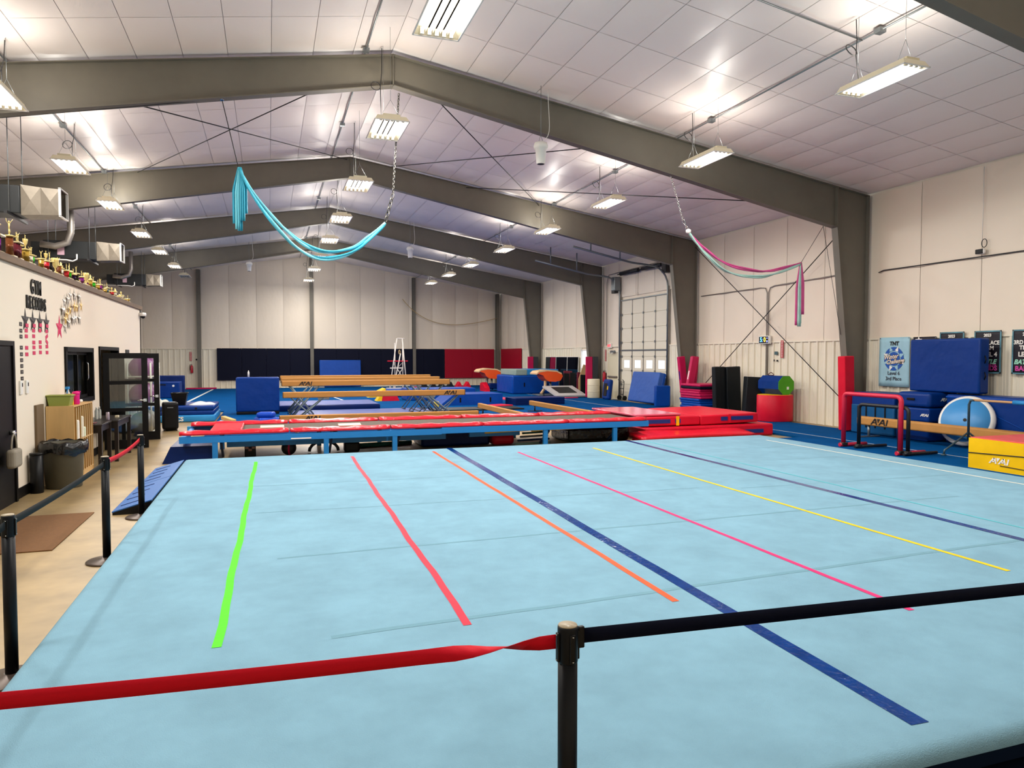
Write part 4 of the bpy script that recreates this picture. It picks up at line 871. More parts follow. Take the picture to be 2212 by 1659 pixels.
# things stored under the track
tag(B().prism([(-0.02, 0), (0.8, 0), (0.8, 0.3), (0.12, 0.3)], XZ, -0.7, 0.7).o('wedge_mat', M_navyv, None, (-1.78, 14.45, 0)), 'dark blue wedge mat under the left end of the tumbling track', 'mat')
def ball(x, y, r, m1, m2, lab):
    t = thing('exercise_ball', lab, 'ball', (x, y, 0)); B().lathe([(0.001, 0)] + [(r*math.cos(a), r+r*math.sin(a)) for a in [(-75+15*j)*PI/180 for j in range(11)]] + [(0.001, 2*r)], 20).o('ball_body', m1, t)
    B().tube([(0.35*r, r*1.01*math.cos(a), r+r*1.01*math.sin(a)) if 0 else (r*0.99*math.cos(a)*0.2+0.02, r*1.0*math.cos(a)*0.97, r+r*1.0*math.sin(a)) for a in [2*PI*k/24 for k in range(24)]], 0.018, 6, closed=True).o('stripe', m2, t)
ball(0.35, 14.25, 0.14, mat('black_rubber', '#14101a', 0.5), M_magv, 'black medicine ball with a pink stripe under the track')
t = thing('box_toy', 'small black box with pinkish squares under the track', 'box', (-0.35, 14.35, 0)); B().rbox((0, 0, 0.11), (0.2, 0.2, 0.22), 0.01).o('box_body', M_black, t); mk = mat('dull_pink', '#a8756d', 0.6)
for x, z in ((-0.06, 0.17), (0.06, 0.17), (0, 0.13)): B().span(x-0.03, x+0.03, -0.104, -0.1, z-0.02, z+0.02).o('patch', mk, t)
tag(B().tube([(0, 0, 0.0), (0.0, 0, 0.001)] and [(0.28*math.cos(a), 0, 0.02+0.2*math.sin(a)) for a in [k*PI/10 for k in range(11)]], 0.03, 8).o('steel_hoop', M_dark, None, (1.02, 14.5, 0)), 'dark curved hoop under the track', 'hoop')
tag(B().rbox((0, 0, 0.1), (0.3, 0.25, 0.2), 0.04, 3).o('dumbbell_bag', M_black, None, (1.55, 14.4, 0)), 'small black bag under the track', 'bag')
tag(B().cyl((0, 0, 0.045), (1.4, 0.25, 0.045), 0.045, 12).o('foam_roll', mat('teal_foam', '#1d6f63', 0.6), None, (1.5, 14.9, 0)), 'long teal foam roller under the track', 'foam roller')
tag(B().rbox((0, 0, 0.16), (1.5, 0.9, 0.32), 0.05).o('stored_mat', M_navyv, None, (3.75, 15.0, 0)), 'dark blue mat stored under the middle of the track', 'mat')
tag(B().rbox((0, 0, 0.12), (0.5, 0.4, 0.24), 0.09, 3).o('red_pillow', M_redv, None, (4.75, 14.55, 0)), 'red padded bundle under the track', 'pad')
for x0, y0, x1, y1, z, lab in ((4.2, 13.95, 5.25, 13.95, 0.33, 'left of the track leg'), (5.15, 13.75, 6.5, 13.75, 0.36, 'right of the track leg')): tag(B().cyl((x0, y0, z), (x1, y1, z+0.03), 0.022, 8).o('yellow_pole', mat('yellow_foam', '#e6b71e', 0.5), None), 'yellow foam pole under the front rail, ' + lab, 'pole')
for i in range(4): tag(B().cyl((4.95+0.12*i, 14.2+0.18*i, 0.03+0.055*i), (5.8+0.05*i, 14.3+0.2*i, 0.03+0.055*i), 0.022, 8).o('loose_pole', [mat('mint_foam', '#8fb7a8', 0.6), mat('track_navy_paint', '#12325f', 0.5), M_grey, mat('teal_foam', '#1d6f63', 0.6)][i], None), ['mint', 'navy', 'grey steel', 'dark teal'][i] + ' pole lying under the right half of the track', 'pole')
tag(B().rbox((0, 0, 0.17), (1.5, 1.1, 0.33), 0.08, 3).o('black_bundle', M_bag2, None, (6.95, 14.75, 0)), 'black vinyl bundle under the right end of the track', 'bundle')

# red landing mats at the end of the track
def strap(t, x, y, z0, z1, m, w=0.06): return B().rbox((x, y-0.008, (z0+z1)/2), (w, 0.012, z1-z0), 0.003).o('strap', m, t)
t = thing('landing_mat', 'red folding landing mat on top, with blue stripes and a yellow strap', 'landing mat', (9.65, 15.4, 0.31))
B().rbox((-0.9, 0, 0.105), (1.5, 2.5, 0.21), 0.03).o('mat_half', M_redv, t); B().rbox((0.67, 0, 0.115), (1.62, 2.5, 0.22), 0.03, m=Matrix.Rotation(-0.02, 3, 'Y')).o('mat_half', M_redv, t)
M_bstripe = mat('blue_patch', '#12307a', 0.45)
for x0, x1, z in ((-1.55, -0.95, 0.105), (-0.82, -0.68, 0.105), (0.42, 0.6, 0.125), (0.7, 1.32, 0.13)): B().span(x0, x1, -1.262, -1.25, z-0.045, z+0.045).o('patch', M_bstripe, t)
strap(t, -0.76, -1.255, 0.0, 0.215, M_yelv, 0.08); strap(t, 0.65, -1.26, 0.02, 0.23, M_redv, 0.07)
t = thing('landing_mat', 'thick red landing mat underneath, with a blue patch at its right end', 'landing mat', (9.75, 15.35, 0)); B().rbox((0, 0, 0.145), (3.5, 2.6, 0.29), 0.05, 3).o('mat_body', M_redv, t)
B().span(0.85, 1.45, -1.312, -1.3, 0.08, 0.17).o('patch', M_bstripe, t)
t = thing('folded_cover', 'loose red vinyl mat slumped in front of the landing mats', 'mat', (9.0, 13.68, 0.01))
b = B(); b.grid(lambda u, v: Vector(((u-0.5)*2.9, (v-0.5)*0.6, 0.17 + 0.06*v + 0.02*math.sin(u*9)*v - 0.05*abs(u-0.5))), 24, 6); o = b.o('cover_sheet', M_pad, t, fix=False); o.modifiers.new('s', 'SOLIDIFY').thickness = 0.06
B().rbox((0, 0.02, 0.05), (2.8, 0.5, 0.1), 0.03).o('lower_fold', M_pad, t)
tag(B().rbox((0, 0, 0.025), (1.2, 2.3, 0.05), 0.02).o('end_mat', mat('red_vinyl_with_glare', '#d65a70', 0.18), None, (8.45, 15.4, 0.53)), 'red mat, glare painted in as pink, bridging the track and landing mat', 'mat')  # white glare on the red vinyl is mixed into its colour

# ------------------------------------------------------------------ balance beams
def beam(name_label, x0, y, zt, L=5.0, rz=0, legs='A', logos=(0.55,), h=0.16, w=0.12, zb0=0.037):
    CZ = zb0; t = thing('balance_beam', name_label, 'balance beam', (x0, y, CZ), rz)
    B().rbox((L/2, 0, zt-CZ-h/2), (L, w, h), 0.025, 3).o('beam_body', M_beam, t)
    for x in (0, L): B().rbox((x, 0, zt-CZ-h/2), (0.02, w*0.96, h*0.96), 0.005).o('end_cap', mat('beam_end', '#5a3d17', 0.6), t)
    for x in logos: logo(t, 0.36, (x, -w/2-0.003, zt-CZ-h/2), FACE_YM, M_text_k)
    zb = zt-CZ-h
    for s, xc in ((1, 0.7), (-1, L-0.7)):
        b = B()
        if legs == 'A':
            for yy in (-0.3, 0.3):
                b.tube([(xc+s*0.35, 0.03*(1 if yy > 0 else -1), zb), (xc-s*0.45, yy, 0.03)], 0.024, 8); b.tube([(xc-s*0.5, 0.03*(1 if yy > 0 else -1), zb), (xc+s*0.25, yy*0.9, 0.03)], 0.018, 8)
            leg = b.o('leg_frame', mat('beam_leg_steel', '#56646a', 0.35, metal=0.5), t); b = B(); b.cyl((xc-s*0.45, -0.42, 0.02), (xc-s*0.45, 0.42, 0.02), 0.02, 8); b.cyl((xc+s*0.25, -0.34, 0.02), (xc+s*0.25, 0.34, 0.02), 0.018, 8); b.o('foot_bar', M_dark, t)
            B().box((xc+s*0.35, 0, zb-0.03), (0.3, 0.1, 0.05)).o('clamp', M_grey, t)
        else:
            b.cyl((xc-s*0.3, 0, zb), (xc-s*0.3, 0, 0.02), 0.025, 8); b.box((xc-s*0.3, 0, 0.012), (0.08, 0.5, 0.024)); b.o('foot', M_dark, t)
    return t
beam('lower tan balance beam in front of the high ones, logo near its right end', 0.35, 19.8, 0.95, logos=(4.55,), zb0=0.085)
beam('high tan balance beam, front one of three, logo near its left end', 0.35, 21.6, 1.19, logos=(0.65,), zb0=0.085)
beam('high tan balance beam, middle one of three', 0.35, 23.0, 1.24, logos=(), zb0=0.09)
beam('high tan balance beam, rear one of three', 0.35, 24.4, 1.27, logos=(), zb0=0.09)
beam('low floor balance beam right behind the tumbling track', 0.235, 18.0, 0.47, logos=(0.75,), legs='F', h=0.16)
beam('low balance beam pointing towards the camera, left of two', 6.5, 22.2, 0.38, 5.0, -PI/2, 'F', ())
beam('low balance beam pointing towards the camera, right of two', 8.55, 22.9, 0.38, 5.0, -PI/2, 'F', ())
for x, y in ((6.5, 22.2), (8.55, 22.9)): pass
def mat_block(name, label, x, y, z, d, m, rz=0, cat='mat', seam=None, handles=0, r=0.04):
    t = thing(name, label, cat, (x, y, z), rz); B().rbox((0, 0, d[2]/2), d, r, 3).o('mat_body', m, t)
    if seam:
        b = B()
        for k in range(1, seam): b.box((0, 0, d[2]*k/seam), (d[0]+0.006, d[1]+0.006, 0.012))
        b.o('seam', M_black, t)
    for k in range(handles): B().rbox(((k-(handles-1)/2)*d[0]*0.5, -d[1]/2-0.006, d[2]*0.5), (0.06, 0.012, min(0.2, d[2]*0.45)), 0.004).o('handle', M_black, t)
    return t
mat_block('panel_mat', 'large lavender-blue folding mat under the balance beams', 3.0, 20.6, CZ, (4.9, 3.4, 0.045), M_lav, r=0.01)
for i, x in enumerate((1.0, 2.2, 3.4, 4.6)): pass
mat_block('panel_mat', 'lavender-blue panel mat behind the first, with black end strips', 2.95, 23.6, CZ, (4.5, 2.45, 0.05), M_lav, r=0.01)
for x in (4.7, 5.0): tag(B().box((x, 23.6, CZ+0.053), (0.1, 2.4, 0.004)).o('hook_strip', M_black), 'black hook strip on the panel mat, ' + ('left' if x < 4.9 else 'right'), 'strip')
mat_block('crash_mat', 'navy-sided crash mat with a pale top behind the beams', 2.0, 26.35, CZ, (3.4, 2.6, 0.2), M_navyv); tag(B().rbox((0, 0, 0.004), (3.3, 2.5, 0.008), 0.003).o('mat_cover', M_lav, None, (2.0, 26.35, CZ+0.2)), 'pale lavender cover on the crash mat behind the beams', 'mat cover')
mat_block('panel_mat', 'black thin mat under the right beam feet', 6.9, 24.0, CZ, (3.2, 1.2, 0.05), M_blackv, r=0.01)
mat_block('blue_cushion', 'bright blue crumpled pad at the left beam feet', -0.05, 20.3, CZ, (0.6, 0.6, 0.22), vinyl('bright_blue_vinyl', '#1446b4'), 0.3, r=0.08); mat_block('blue_cushion', 'smaller bright blue pad on top at the left beam feet', -0.08, 20.3, CZ+0.22, (0.45, 0.42, 0.14), vinyl('bright_blue_vinyl', '#1446b4'), -0.2, r=0.06)
# floor spotting bits on the left
t = thing('wooden_block', 'short wooden beam standing on white cross feet, left of the beams', 'training beam', (-1.05, 20.6, CZ), 0.25); B().rbox((0, 0, 0.16), (0.13, 1.3, 0.1), 0.012).o('timber', mat('pine', '#d2a862', 0.6, var=(8, 0.1)), t)
for y in (-0.35, 0.35): B().prism([(-0.4, 0), (0.4, 0), (0.12, 0.11), (-0.12, 0.11)], XZ, y-0.05, y+0.05).o('cross_foot', M_whitep, t)
t = thing('white_bar', 'low white bar lying left of the blue pads', 'floor bar', (-0.35, 20.9, CZ), 0.1); B().rbox((0, 0, 0.05), (1.0, 0.1, 0.05), 0.01).o('bar', M_whitep, t); B().rbox((0.05, 0, 0.09), (0.1, 0.2, 0.04), 0.01).o('clamp', M_whitep, t)
# standing blue block
t = thing('spotting_block', 'tall blue padded block standing left of the balance beams', 'spotting block', (-0.34, 24.55, CZ)); B().rbox((0, 0, 0.64), (1.32, 0.75, 1.1), 0.04, 3).o('block_body', M_dkblue, t); B().rbox((0, 0, 0.05), (1.3, 0.72, 0.1), 0.02).o('base_skirt', M_black, t); B().rbox((-0.668, 0, 0.55), (0.012, 0.08, 0.2), 0.004).o('handle', M_black, t)
tag(B().lathe([(0.03, 0), (0.03, 0.16), (0.012, 0.2), (0.012, 0.22)], 10).o('water_bottle', M_whitep, None, (-0.62, 24.5, CZ+1.19)), 'clear bottle on top of the tall blue block', 'bottle')
# stack at the left: light blue mat with two navy mats on top
t = mat_block('landing_mat', 'light blue landing mat at the bottom of left stack, lettered on its side', -2.55, 23.6, 0, (2.1, 2.5, 0.2), M_lblue); objm('side_lettering', text_me('UCS', 0.17, 0.002, 0, 0.006), t, M_text_w, (0.05, -1.256, 0.09), FACE_YM)
mat_block('folding_mat', 'navy folded mat on the left stack, lower one', -2.5, 23.5, 0.2, (1.95, 2.2, 0.13), M_dkblue, handles=1); mat_block('folding_mat', 'navy folded mat on the left stack, upper one', -2.5, 23.5, 0.33, (1.95, 2.2, 0.13), M_dkblue, handles=2)
t = thing('waste_bin', 'black square tapered bin standing on the left mat stack', 'bin', (-2.5, 23.0, 0.46)); q = [(-1, -1), (1, -1), (1, 1), (-1, 1)]; b = B()
for s0, z0, s1, z1 in ((0.15, 0.0, 0.22, 0.36), (0.22, 0.36, 0.205, 0.36), (0.205, 0.36, 0.14, 0.01)):
    for k in range(4):
        a, c = q[k], q[(k+1) % 4]; b.f([b.v((a[0]*s0, a[1]*s0, z0)), b.v((c[0]*s0, c[1]*s0, z0)), b.v((c[0]*s1, c[1]*s1, z1)), b.v((a[0]*s1, a[1]*s1, z1))])
b.f([b.v((x*0.15, y*0.15, 0)) for x, y in q]); b.o('bin_body', M_black, t, fix=False)
b = B()
for k in range(4): a, c = q[k], q[(k+1) % 4]; b.tube([(a[0]*0.22, a[1]*0.22, 0.36), (c[0]*0.22, c[1]*0.22, 0.36)], 0.012, 6)
b.o('rim', M_black, t)
def heap(name, label, x, y, z, w, d, h, m, cat):
    b = B(); b.grid(lambda u, v: Vector(((u-0.5)*w, (v-0.5)*d, h*(math.sin(PI*u)*math.sin(PI*v))**0.7*(0.75+0.25*math.sin(u*11+v*7)))), 14, 12); return tag(b.o(name, m, None, (x, y, z), fix=False), label, cat)
M_cloth = mat('white_cloth', '#e6ddd0', 0.9, bump=(18, 0.5, 0.02))
heap('towel', 'crumpled white towel right of the black bin', -1.9, 23.2, 0.46, 0.7, 0.5, 0.1, M_cloth, 'towel'); heap('towel', 'heap of white and green cloth left of the black bin', -3.1, 23.1, 0.46, 0.7, 0.6, 0.28, mat('white_green_cloth', '#d9dcd0', 0.9, var=(9, 0.35)), 'towel')
t = thing('speaker_case', 'black upright rolling speaker case on the concrete floor', 'case', (-2.4, 19.95, 0), 0.15); B().rbox((0, 0, 0.39), (0.38, 0.32, 0.7), 0.06, 3).o('case_body', M_black, t)
for x in (-0.14, 0.14): B().cyl((x-0.02, -0.1, 0.035), (x+0.02, -0.1, 0.035), 0.035, 10).o('wheel', M_dark, t)
B().rbox((0, 0.1, 0.02), (0.3, 0.06, 0.04), 0.01).o('foot', M_dark, t); B().rbox((0, -0.163, 0.6), (0.14, 0.01, 0.02), 0.003).o('handle', M_grey, t)
tag(B().rbox((0, 0, 0.05), (0.1, 0.1, 0.1), 0.01).o('foam_cube', M_lblue, None, (-1.95, 19.9, 0)), 'small bright blue foam cube on the concrete', 'foam cube')
# far left blue boxes
t = mat_block('spotting_block', 'blue padded block in the far left corner, white badge on front', -4.35, 35.5, CZ, (1.1, 1.1, 0.72), M_dkblue); B().lathe([(0.05, 0), (0.05, 0.01)], 12).o('badge', M_whitep, t, (0.3, -0.56, 0.55), (PI/2, 0, 0)); B().rbox((-0.15, -0.556, 0.6), (0.3, 0.012, 0.05), 0.004).o('handle', M_black, t)
t = mat_block('crash_mat', 'dark blue crash mat standing behind the far left block', -4.4, 36.4, CZ, (1.35, 0.3, 0.98), M_navyv)
mat_block('base_mat', 'thin pink mat at the foot of the far wall, left', -3.65, 44.05, CZ, (1.6, 0.4, 0.08), M_magv, r=0.02)

# ------------------------------------------------------------------ middle distance
t = thing('wedge_mat', 'small red and yellow wedge mat on the carpet behind the beams', 'wedge mat', (4.7, 30.0, CZ)); B().prism([(-0.45, 0), (0.5, 0), (0.38, 0.24), (-0.22, 0.3)], XZ, -0.3, 0.3).o('wedge_body', M_redv, t); B().prism([(-0.47, 0.0), (-0.25, 0.0), (-0.2, 0.305), (-0.24, 0.305)], XZ, -0.31, 0.31).o('end_panel', M_yelv, t)
mat_block('octagon_mat', 'blue angled mat far behind the beams with a yellow wedge', 6.4, 33.0, CZ, (2.6, 1.2, 0.35), M_bluev); tag(B().prism([(-0.5, 0), (0.3, 0), (0.3, 0.4)], XZ, -0.5, 0.5).o('wedge_mat', M_yelv, None, (4.75, 33.0, CZ)), 'yellow wedge beside the far blue mat', 'wedge mat')
t = thing('crash_mat', 'wide blue crash mat with sloping front, right of the beams', 'crash mat', (7.35, 27.0, CZ)); b = B(); b.prism([(-1.25, 0), (1.25, 0), (1.25, 0.42), (-0.7, 0.42)], XZ, -0.85, 0.85); b.o('mat_body', M_bluev, t)
for x in (-0.45, 0.75): B().rbox((x, -0.857, 0.2), (0.06, 0.012, 0.18), 0.004).o('handle', M_black, t)
mat_block('crash_mat', 'long blue crash mat behind the sloping one', 7.0, 30.3, CZ, (3.0, 1.4, 0.5), M_bluev, handles=2)
tag(B().rbox((0, 0, 0.13), (0.18, 0.18, 0.22), 0.04, 3).o('foam_block', mat('yellow_foam2', '#e8d25a', 0.8), None, (5.75, 25.2, CZ)), 'small yellow foam block in front of the blue crash mat', 'foam block')
mat_block('panel_mat', 'navy folded panel mat right of the crash mats', 9.85, 25.9, CZ, (2.1, 1.0, 0.28), M_navyv, 0.08, seam=4, r=0.015)
tag(B().prism([(-0.35, -2.5), (0.35, -2.5), (0.35, 2.5), (-0.35, 2.5)], XY, 0, 0.05).o('vault_runway', mat('pink_runway', '#c93a5c', 0.8), None, (9.6, 29.8, CZ), (0, 0, 0.33)), 'long pink runway strip on the carpet', 'runway')
tag(B().rbox((0, 0, 0.03), (0.9, 0.7, 0.06), 0.02).o('springboard_cover', M_redv, None, (8.1, 25.2, CZ), (0, 0, 0.4)), 'flat red pad beside the navy panel mat', 'pad')
tag(B().rbox((0, 0, 0.04), (0.3, 2.2, 0.08), 0.02).o('floor_pad', mat('pale_red_vinyl', '#c4605c', 0.4), None, (10.7, 19.5, CZ), (0, 0, 0.35)), 'faded red strip mat near the right end of the track', 'mat')
# vaulting tables
M_or = mat('orange_vault_vinyl', '#f9591b', 0.4, var=(2, 0.06)); M_cream = mat('cream_vault_vinyl', '#e8c394', 0.4)
for x, y, lab, basem in ((11.35, 36.9, 'left one', M_redv), (12.65, 31.6, 'right one', mat('beige_base', '#d2c3a8', 0.5))):
    t = thing('vault_table', 'orange tongue-shaped vaulting table with a cream top, ' + lab, 'vaulting table', (x, y, CZ))
    pr = [(-0.72, 1.06), (-0.6, 1.16), (-0.2, 1.22), (0.3, 1.18), (0.56, 1.06), (0.62, 0.92), (0.5, 0.72), (0.25, 0.66), (-0.1, 0.68), (-0.28, 0.8), (-0.38, 0.97), (-0.55, 1.02)]
    b = B(); b.prism(pr, XZ, -0.45, 0.45); b.o('table_body', M_or, t)
    up = pr[:5]; b = B(); b.prism([(a, c+0.015) for a, c in up] + [(a*0.98, c-0.05) for a, c in up[::-1]], XZ, -0.46, 0.46); b.o('top_pad', M_cream, t)
    B().tube([(-0.1, 0, 0.7), (-0.12, 0, 0.35), (-0.33, 0, 0.075)], 0.07, 10).o('column', M_cream if 'right' in lab else M_grey, t); B().tube([(0.15, 0, 0.7), (0.18, 0, 0.3), (0.2, 0, 0.055)], 0.05, 10).o('column', M_grey, t)
    if 'left' in lab:
        B().rbox((0.25, -0.55, 0.28), (0.9, 0.4, 0.3), 0.05).o('base_pad', M_navyv, t)
        for x2 in (-0.35, 0.85): B().prism([(-0.9, 0), (0.1, 0), (0.1, 0.42), (-0.3, 0.48), (-0.8, 0.2)], YZ, x2-0.13, x2+0.13).o('side_pad', M_redv, t)
    else: B().rbox((-0.05, 0, 0.03), (1.1, 0.9, 0.06), 0.02).o('base_plate', M_grey, t)
t = thing('mini_trampoline', 'sloping light grey mini trampoline with a black bed beside the vaulting table', 'mini trampoline', (12.72, 29.95, CZ), 0.0)
b = B(); pl = [(-0.95, 0.50), (0.15, 0.50), (0.85, 0.06), (-0.35, 0.02)]
def slope(u, v): return Vector((-0.75 + 1.5*u, -0.55 + 1.1*v, 0.10 + 0.40*v))
b.grid(lambda u, v: slope(u, v) + Vector((0.25*(1-v), 0, 0)), 2, 2, False); o = b.o('frame_pad', mat('pale_grey_vinyl', '#b8b4b2', 0.4), t, fix=False); o.modifiers.new('s', 'SOLIDIFY').thickness = 0.07
b = B(); b.grid(lambda u, v: slope(0.2+0.6*u, 0.25+0.6*v) + Vector((0.25*(1-(0.25+0.6*v)), 0, 0.012)), 2, 2, False); b.o('bed', M_black, t, fix=False)
b = B()
for x in (-0.7, 0.7): b.cyl((x, 0.5, 0.0), (x, 0.5, 0.44), 0.02, 8); b.cyl((x+0.22, -0.5, 0.0), (x+0.22, -0.5, 0.05), 0.02, 8); b.cyl((x, 0.5, 0.02), (x+0.22, -0.5, 0.02), 0.02, 8)
b.o('leg_frame', M_dark, t); tag(B().rbox((0, 0, 0.02), (0.6, 0.2, 0.04), 0.01).o('floor_pad', M_magv, None, (12.8, 29.1, CZ)), 'short red pad in front of the mini trampoline', 'pad')
mat_block('crash_mat', 'big royal blue crash mat under the pale one, right rear', 12.65, 34.4, CZ, (2.5, 2.6, 0.92), M_bluev, handles=2, r=0.07); t = mat_block('crash_mat', 'light blue crash mat with a grey-green end, on top of the royal blue one', 12.75, 34.4, CZ+0.92, (2.3, 2.4, 0.3), M_lblue); B().rbox((-0.85, -0.01, 0.15), (0.62, 2.41, 0.302), 0.04).o('end_panel', vinyl('grey_green_vinyl', '#8c9f96'), t)
# red blocks and zigzag black mats by the red wall pads
for i in range(6): tag(B().prism([(-0.24, 0), (0.24, 0), (0.03, 0.42)], XZ, -0.3, 0.3).o('wedge_mat', M_blackv if i < 4 else M_redv, None, (8.3+0.5*i, 39.5, CZ)), '%s tent-shaped mat before the red wall pads, %s from the left' % ('black' if i < 4 else 'red', ORD[i]), 'wedge mat', 'tent-shaped mats')
mat_block('red_block', 'red pad left of the black tent mats', 7.85, 39.4, CZ, (0.36, 0.5, 0.3), M_redv)
# rig in the far middle
t = thing('training_rig', 'white steel ladder rig with a red cross bar in front of the navy wall pads', 'training rig', (6.95, 40.0, CZ+0.03)); M_rig = mat('white_rig_paint', '#ded6cf', 0.45)
for x0, x1, nm in ((-0.55, -0.08, 'mast'), (0.42, 0.22, 'mast'), (-0.35, 0.12, 'mast')): B().tube([(x0, -0.3, 0), (x1, 0, 2.85 if nm == 'mast' and x0 != -0.35 else 2.0)], 0.03, 8).o(nm, M_rig, t)
B().cyl((-0.15, 0.3, 0), (-0.15, 0.3, 2.6), 0.03, 8).o('mast', M_rig, t); B().cyl((0.3, 0.3, 0), (0.3, 0.3, 2.4), 0.035, 8).o('mast', M_rig, t)
b = B(); b.tube([(-0.08, 0, 2.85), (0.35, 0, 2.85)], 0.025, 8); b.o('top_bar', M_rig, t); B().rbox((-0.05, 0, 1.57), (1.15, 0.18, 0.06), 0.025).o('red_bar', M_redv, t); B().rbox((-0.1, 0, 1.18), (0.75, 0.06, 0.07), 0.01).o('cross_bar', M_rig, t)
b = B(); b.cyl((-0.1, 0, 1.18), (0.4, 0, 0.4), 0.022, 8); b.cyl((0.25, 0, 1.18), (-0.25, 0, 0.4), 0.022, 8); b.cyl((-0.35, 0, 1.55), (-0.1, 0, 1.2), 0.012, 6); b.cyl((0.3, 0, 1.55), (-0.05, 0, 1.2), 0.012, 6); b.o('brace', M_rig, t)
B().tube([(0.06+0.07*math.cos(a)*0.6, 0, 2.08+0.11*math.sin(a)) for a in [2*PI*k/16 for k in range(16)]], 0.02, 6, closed=True).o('ring', mat('wood_ring', '#c9ab78', 0.5), t); B().rbox((0, 0, 0.03), (1.3, 0.9, 0.06), 0.02).o('base_frame', M_rig, t)
# far wall pads
def pads(y, xs, z0, z1, m, lab):
    t = thing('wall_pad', lab, 'wall pad', (0, y, 0))
    for a, c in xs: B().rbox(((a+c)/2, 0, (z0+z1)/2), (c-a-0.006, 0.06, z1-z0), 0.012).o('pad_panel', m, t)
    return t
M_npad = mat('navy_wall_pad', '#03071f', 0.6, bump=(60, 0.1, 0.003), spec=0.15); M_rpad = mat('red_wall_pad', '#a00c28', 0.55, bump=(60, 0.1, 0.003), spec=0.2)
t = pads(YB-0.1, [(-2.85 + 1.36*k, -2.85 + 1.36*(k+1)) for k in range(10)], 0.5, 2.38, M_npad, 'row of navy wall pads on the far wall')
sc = B().lathe([(0.02, -0.01), (0.02, 0.01)], 8).mesh('hook'); sc.materials.append(M_chrome)
for k in range(14): objm('hook', sc, t, None, (-2.6+k, -0.04, 2.38), (PI/2, 0, 0))
pads(YB-0.1, [(10.76, 12.6), (12.6, 14.1)], 0.5, 2.38, M_rpad, 'red wall pads on the far wall beside the navy row')
t = thing('wall_pad', 'red wall pad around the far corner on the right wall', 'wall pad', (EX-0.06, 42.4, 0)); B().rbox((0, 0, 1.46), (0.06, 3.9, 1.86), 0.012).o('pad_panel', M_rpad, t)
t = thing('crash_mat', 'blue crash mat leaning on the navy wall pads', 'crash mat', (4.12, 44.08, CZ+0.03)); B().rbox((0, 0.05, 0.8), (2.45, 0.25, 1.62), 0.04, m=Matrix.Rotation(-0.1, 3, 'X')).o('mat_body', M_bluev, t)
# fire extinguisher + sign on the far wall
def extinguisher(x, y, z, rz, lab):
    t = thing('fire_extinguisher', lab, 'fire extinguisher', (x, y, z), rz); M_fe = mat('extinguisher_red', '#b0142a', 0.3)
    B().lathe([(0.001, 0), (0.07, 0.0), (0.075, 0.02), (0.075, 0.36), (0.05, 0.42), (0.02, 0.44), (0.02, 0.47)], 16).o('cylinder', M_fe, t, (0, -0.09, 0)); b = B(); b.box((0, -0.09, 0.49), (0.03, 0.12, 0.03)); b.box((0, -0.12, 0.53), (0.025, 0.13, 0.015)); b.o('valve', M_grey, t)
    B().tube([(0, -0.09, 0.48), (-0.08, -0.1, 0.47), (-0.1, -0.1, 0.35), (-0.09, -0.1, 0.15)], 0.013, 7).o('hose', M_black, t); B().span(-0.05, 0.05, -0.02, 0, 0.1, 0.4).o('bracket', M_dark, t)
def fe_sign(x, y, z, rz, lab):
    t = thing('extinguisher_sign', lab, 'sign', (x, y, z), rz); M_s = mat('sign_red', '#bf3a42', 0.5); B().box((0, -0.006, 0), (0.11, 0.008, 0.52)).o('plate', M_s, t)
    o = objm('sign_lettering', text_me('FIRE EXTINGUISHER', 0.055, 0.001, 0, 0.001), t, M_text_w, (0, -0.012, 0.0)); o.rotation_euler = (Matrix.Rotation(PI/2, 3, 'X') @ Matrix.Rotation(-PI/2, 3, 'Z')).to_euler()
extinguisher(-4.2, YB-0.02, 0.95, 0, 'red fire extinguisher on the far wall left of the column'); fe_sign(-4.25, YB-0.02, 1.9, 0, 'red and white vertical extinguisher sign on the far wall')
tag(B().lathe([(0.05, 0), (0.05, 0.02)], 12).o('wall_bell', M_black, None, (-3.95, YB-0.0, 1.72), (PI/2, 0, 0)), 'small round black fitting on the far wall by the column', 'wall fitting')

# ------------------------------------------------------------------ right wall: doors, window, signs
dr3 = struct(B().span(EX+0.05, EX+0.1, GY0, GY1, 0, GZ).o('door_3', mat('door_white', '#e2dac6', 0.5)))
zj = [0.02, 0.7, 1.3, 1.9, 2.5, 3.1, 3.7, GZ]; yj = [GY0 + (GY1-GY0)*k/4 for k in range(5)]; M_dw = mat('door_white', '#e2dac6', 0.5); M_day = mat('daylight_pane', '#eef6ff', 0.3, emit=1.5)
for r in range(7):
    for c in range(4):
        y0, y1, z0, z1 = yj[c]+0.012, yj[c+1]-0.012, zj[r]+0.006, zj[r+1]-0.006
        if r == 2:
            ym = (y0+y1)/2; b = B()
            for a, e, f, g_ in ((y0, ym-0.24, z0, z1), (ym+0.24, y1, z0, z1), (ym-0.24, ym+0.24, z0, 1.42), (ym-0.24, ym+0.24, 1.74, z1)): b.span(EX+0.025, EX+0.05, a, e, f, g_)
            o = b.o('door_section', M_dw, dr3); B().span(EX+0.03, EX+0.045, ym-0.24, ym+0.24, 1.42, 1.74).o('pane', M_day, o)
        else: B().span(EX+0.025, EX+0.05, y0, y1, z0, z1).o('door_section', M_dw, dr3)
stm = B().span(-0.012, 0.0, -0.03, 0.03, 0, GZ-0.02).mesh('stile'); stm.materials.append(M_galv); hg = B().box((-0.02, 0, 0), (0.03, 0.07, 0.09)).mesh('hinge'); hg.materials.append(M_grey)
for c in range(1, 4): objm('stile', stm, dr3, None, (EX+0.025, yj[c], 0))
for r in range(1, 7):
    for c in range(5): objm('hinge', hg, dr3, None, (EX+0.02, min(max(yj[c], GY0+0.05), GY1-0.05), zj[r]))
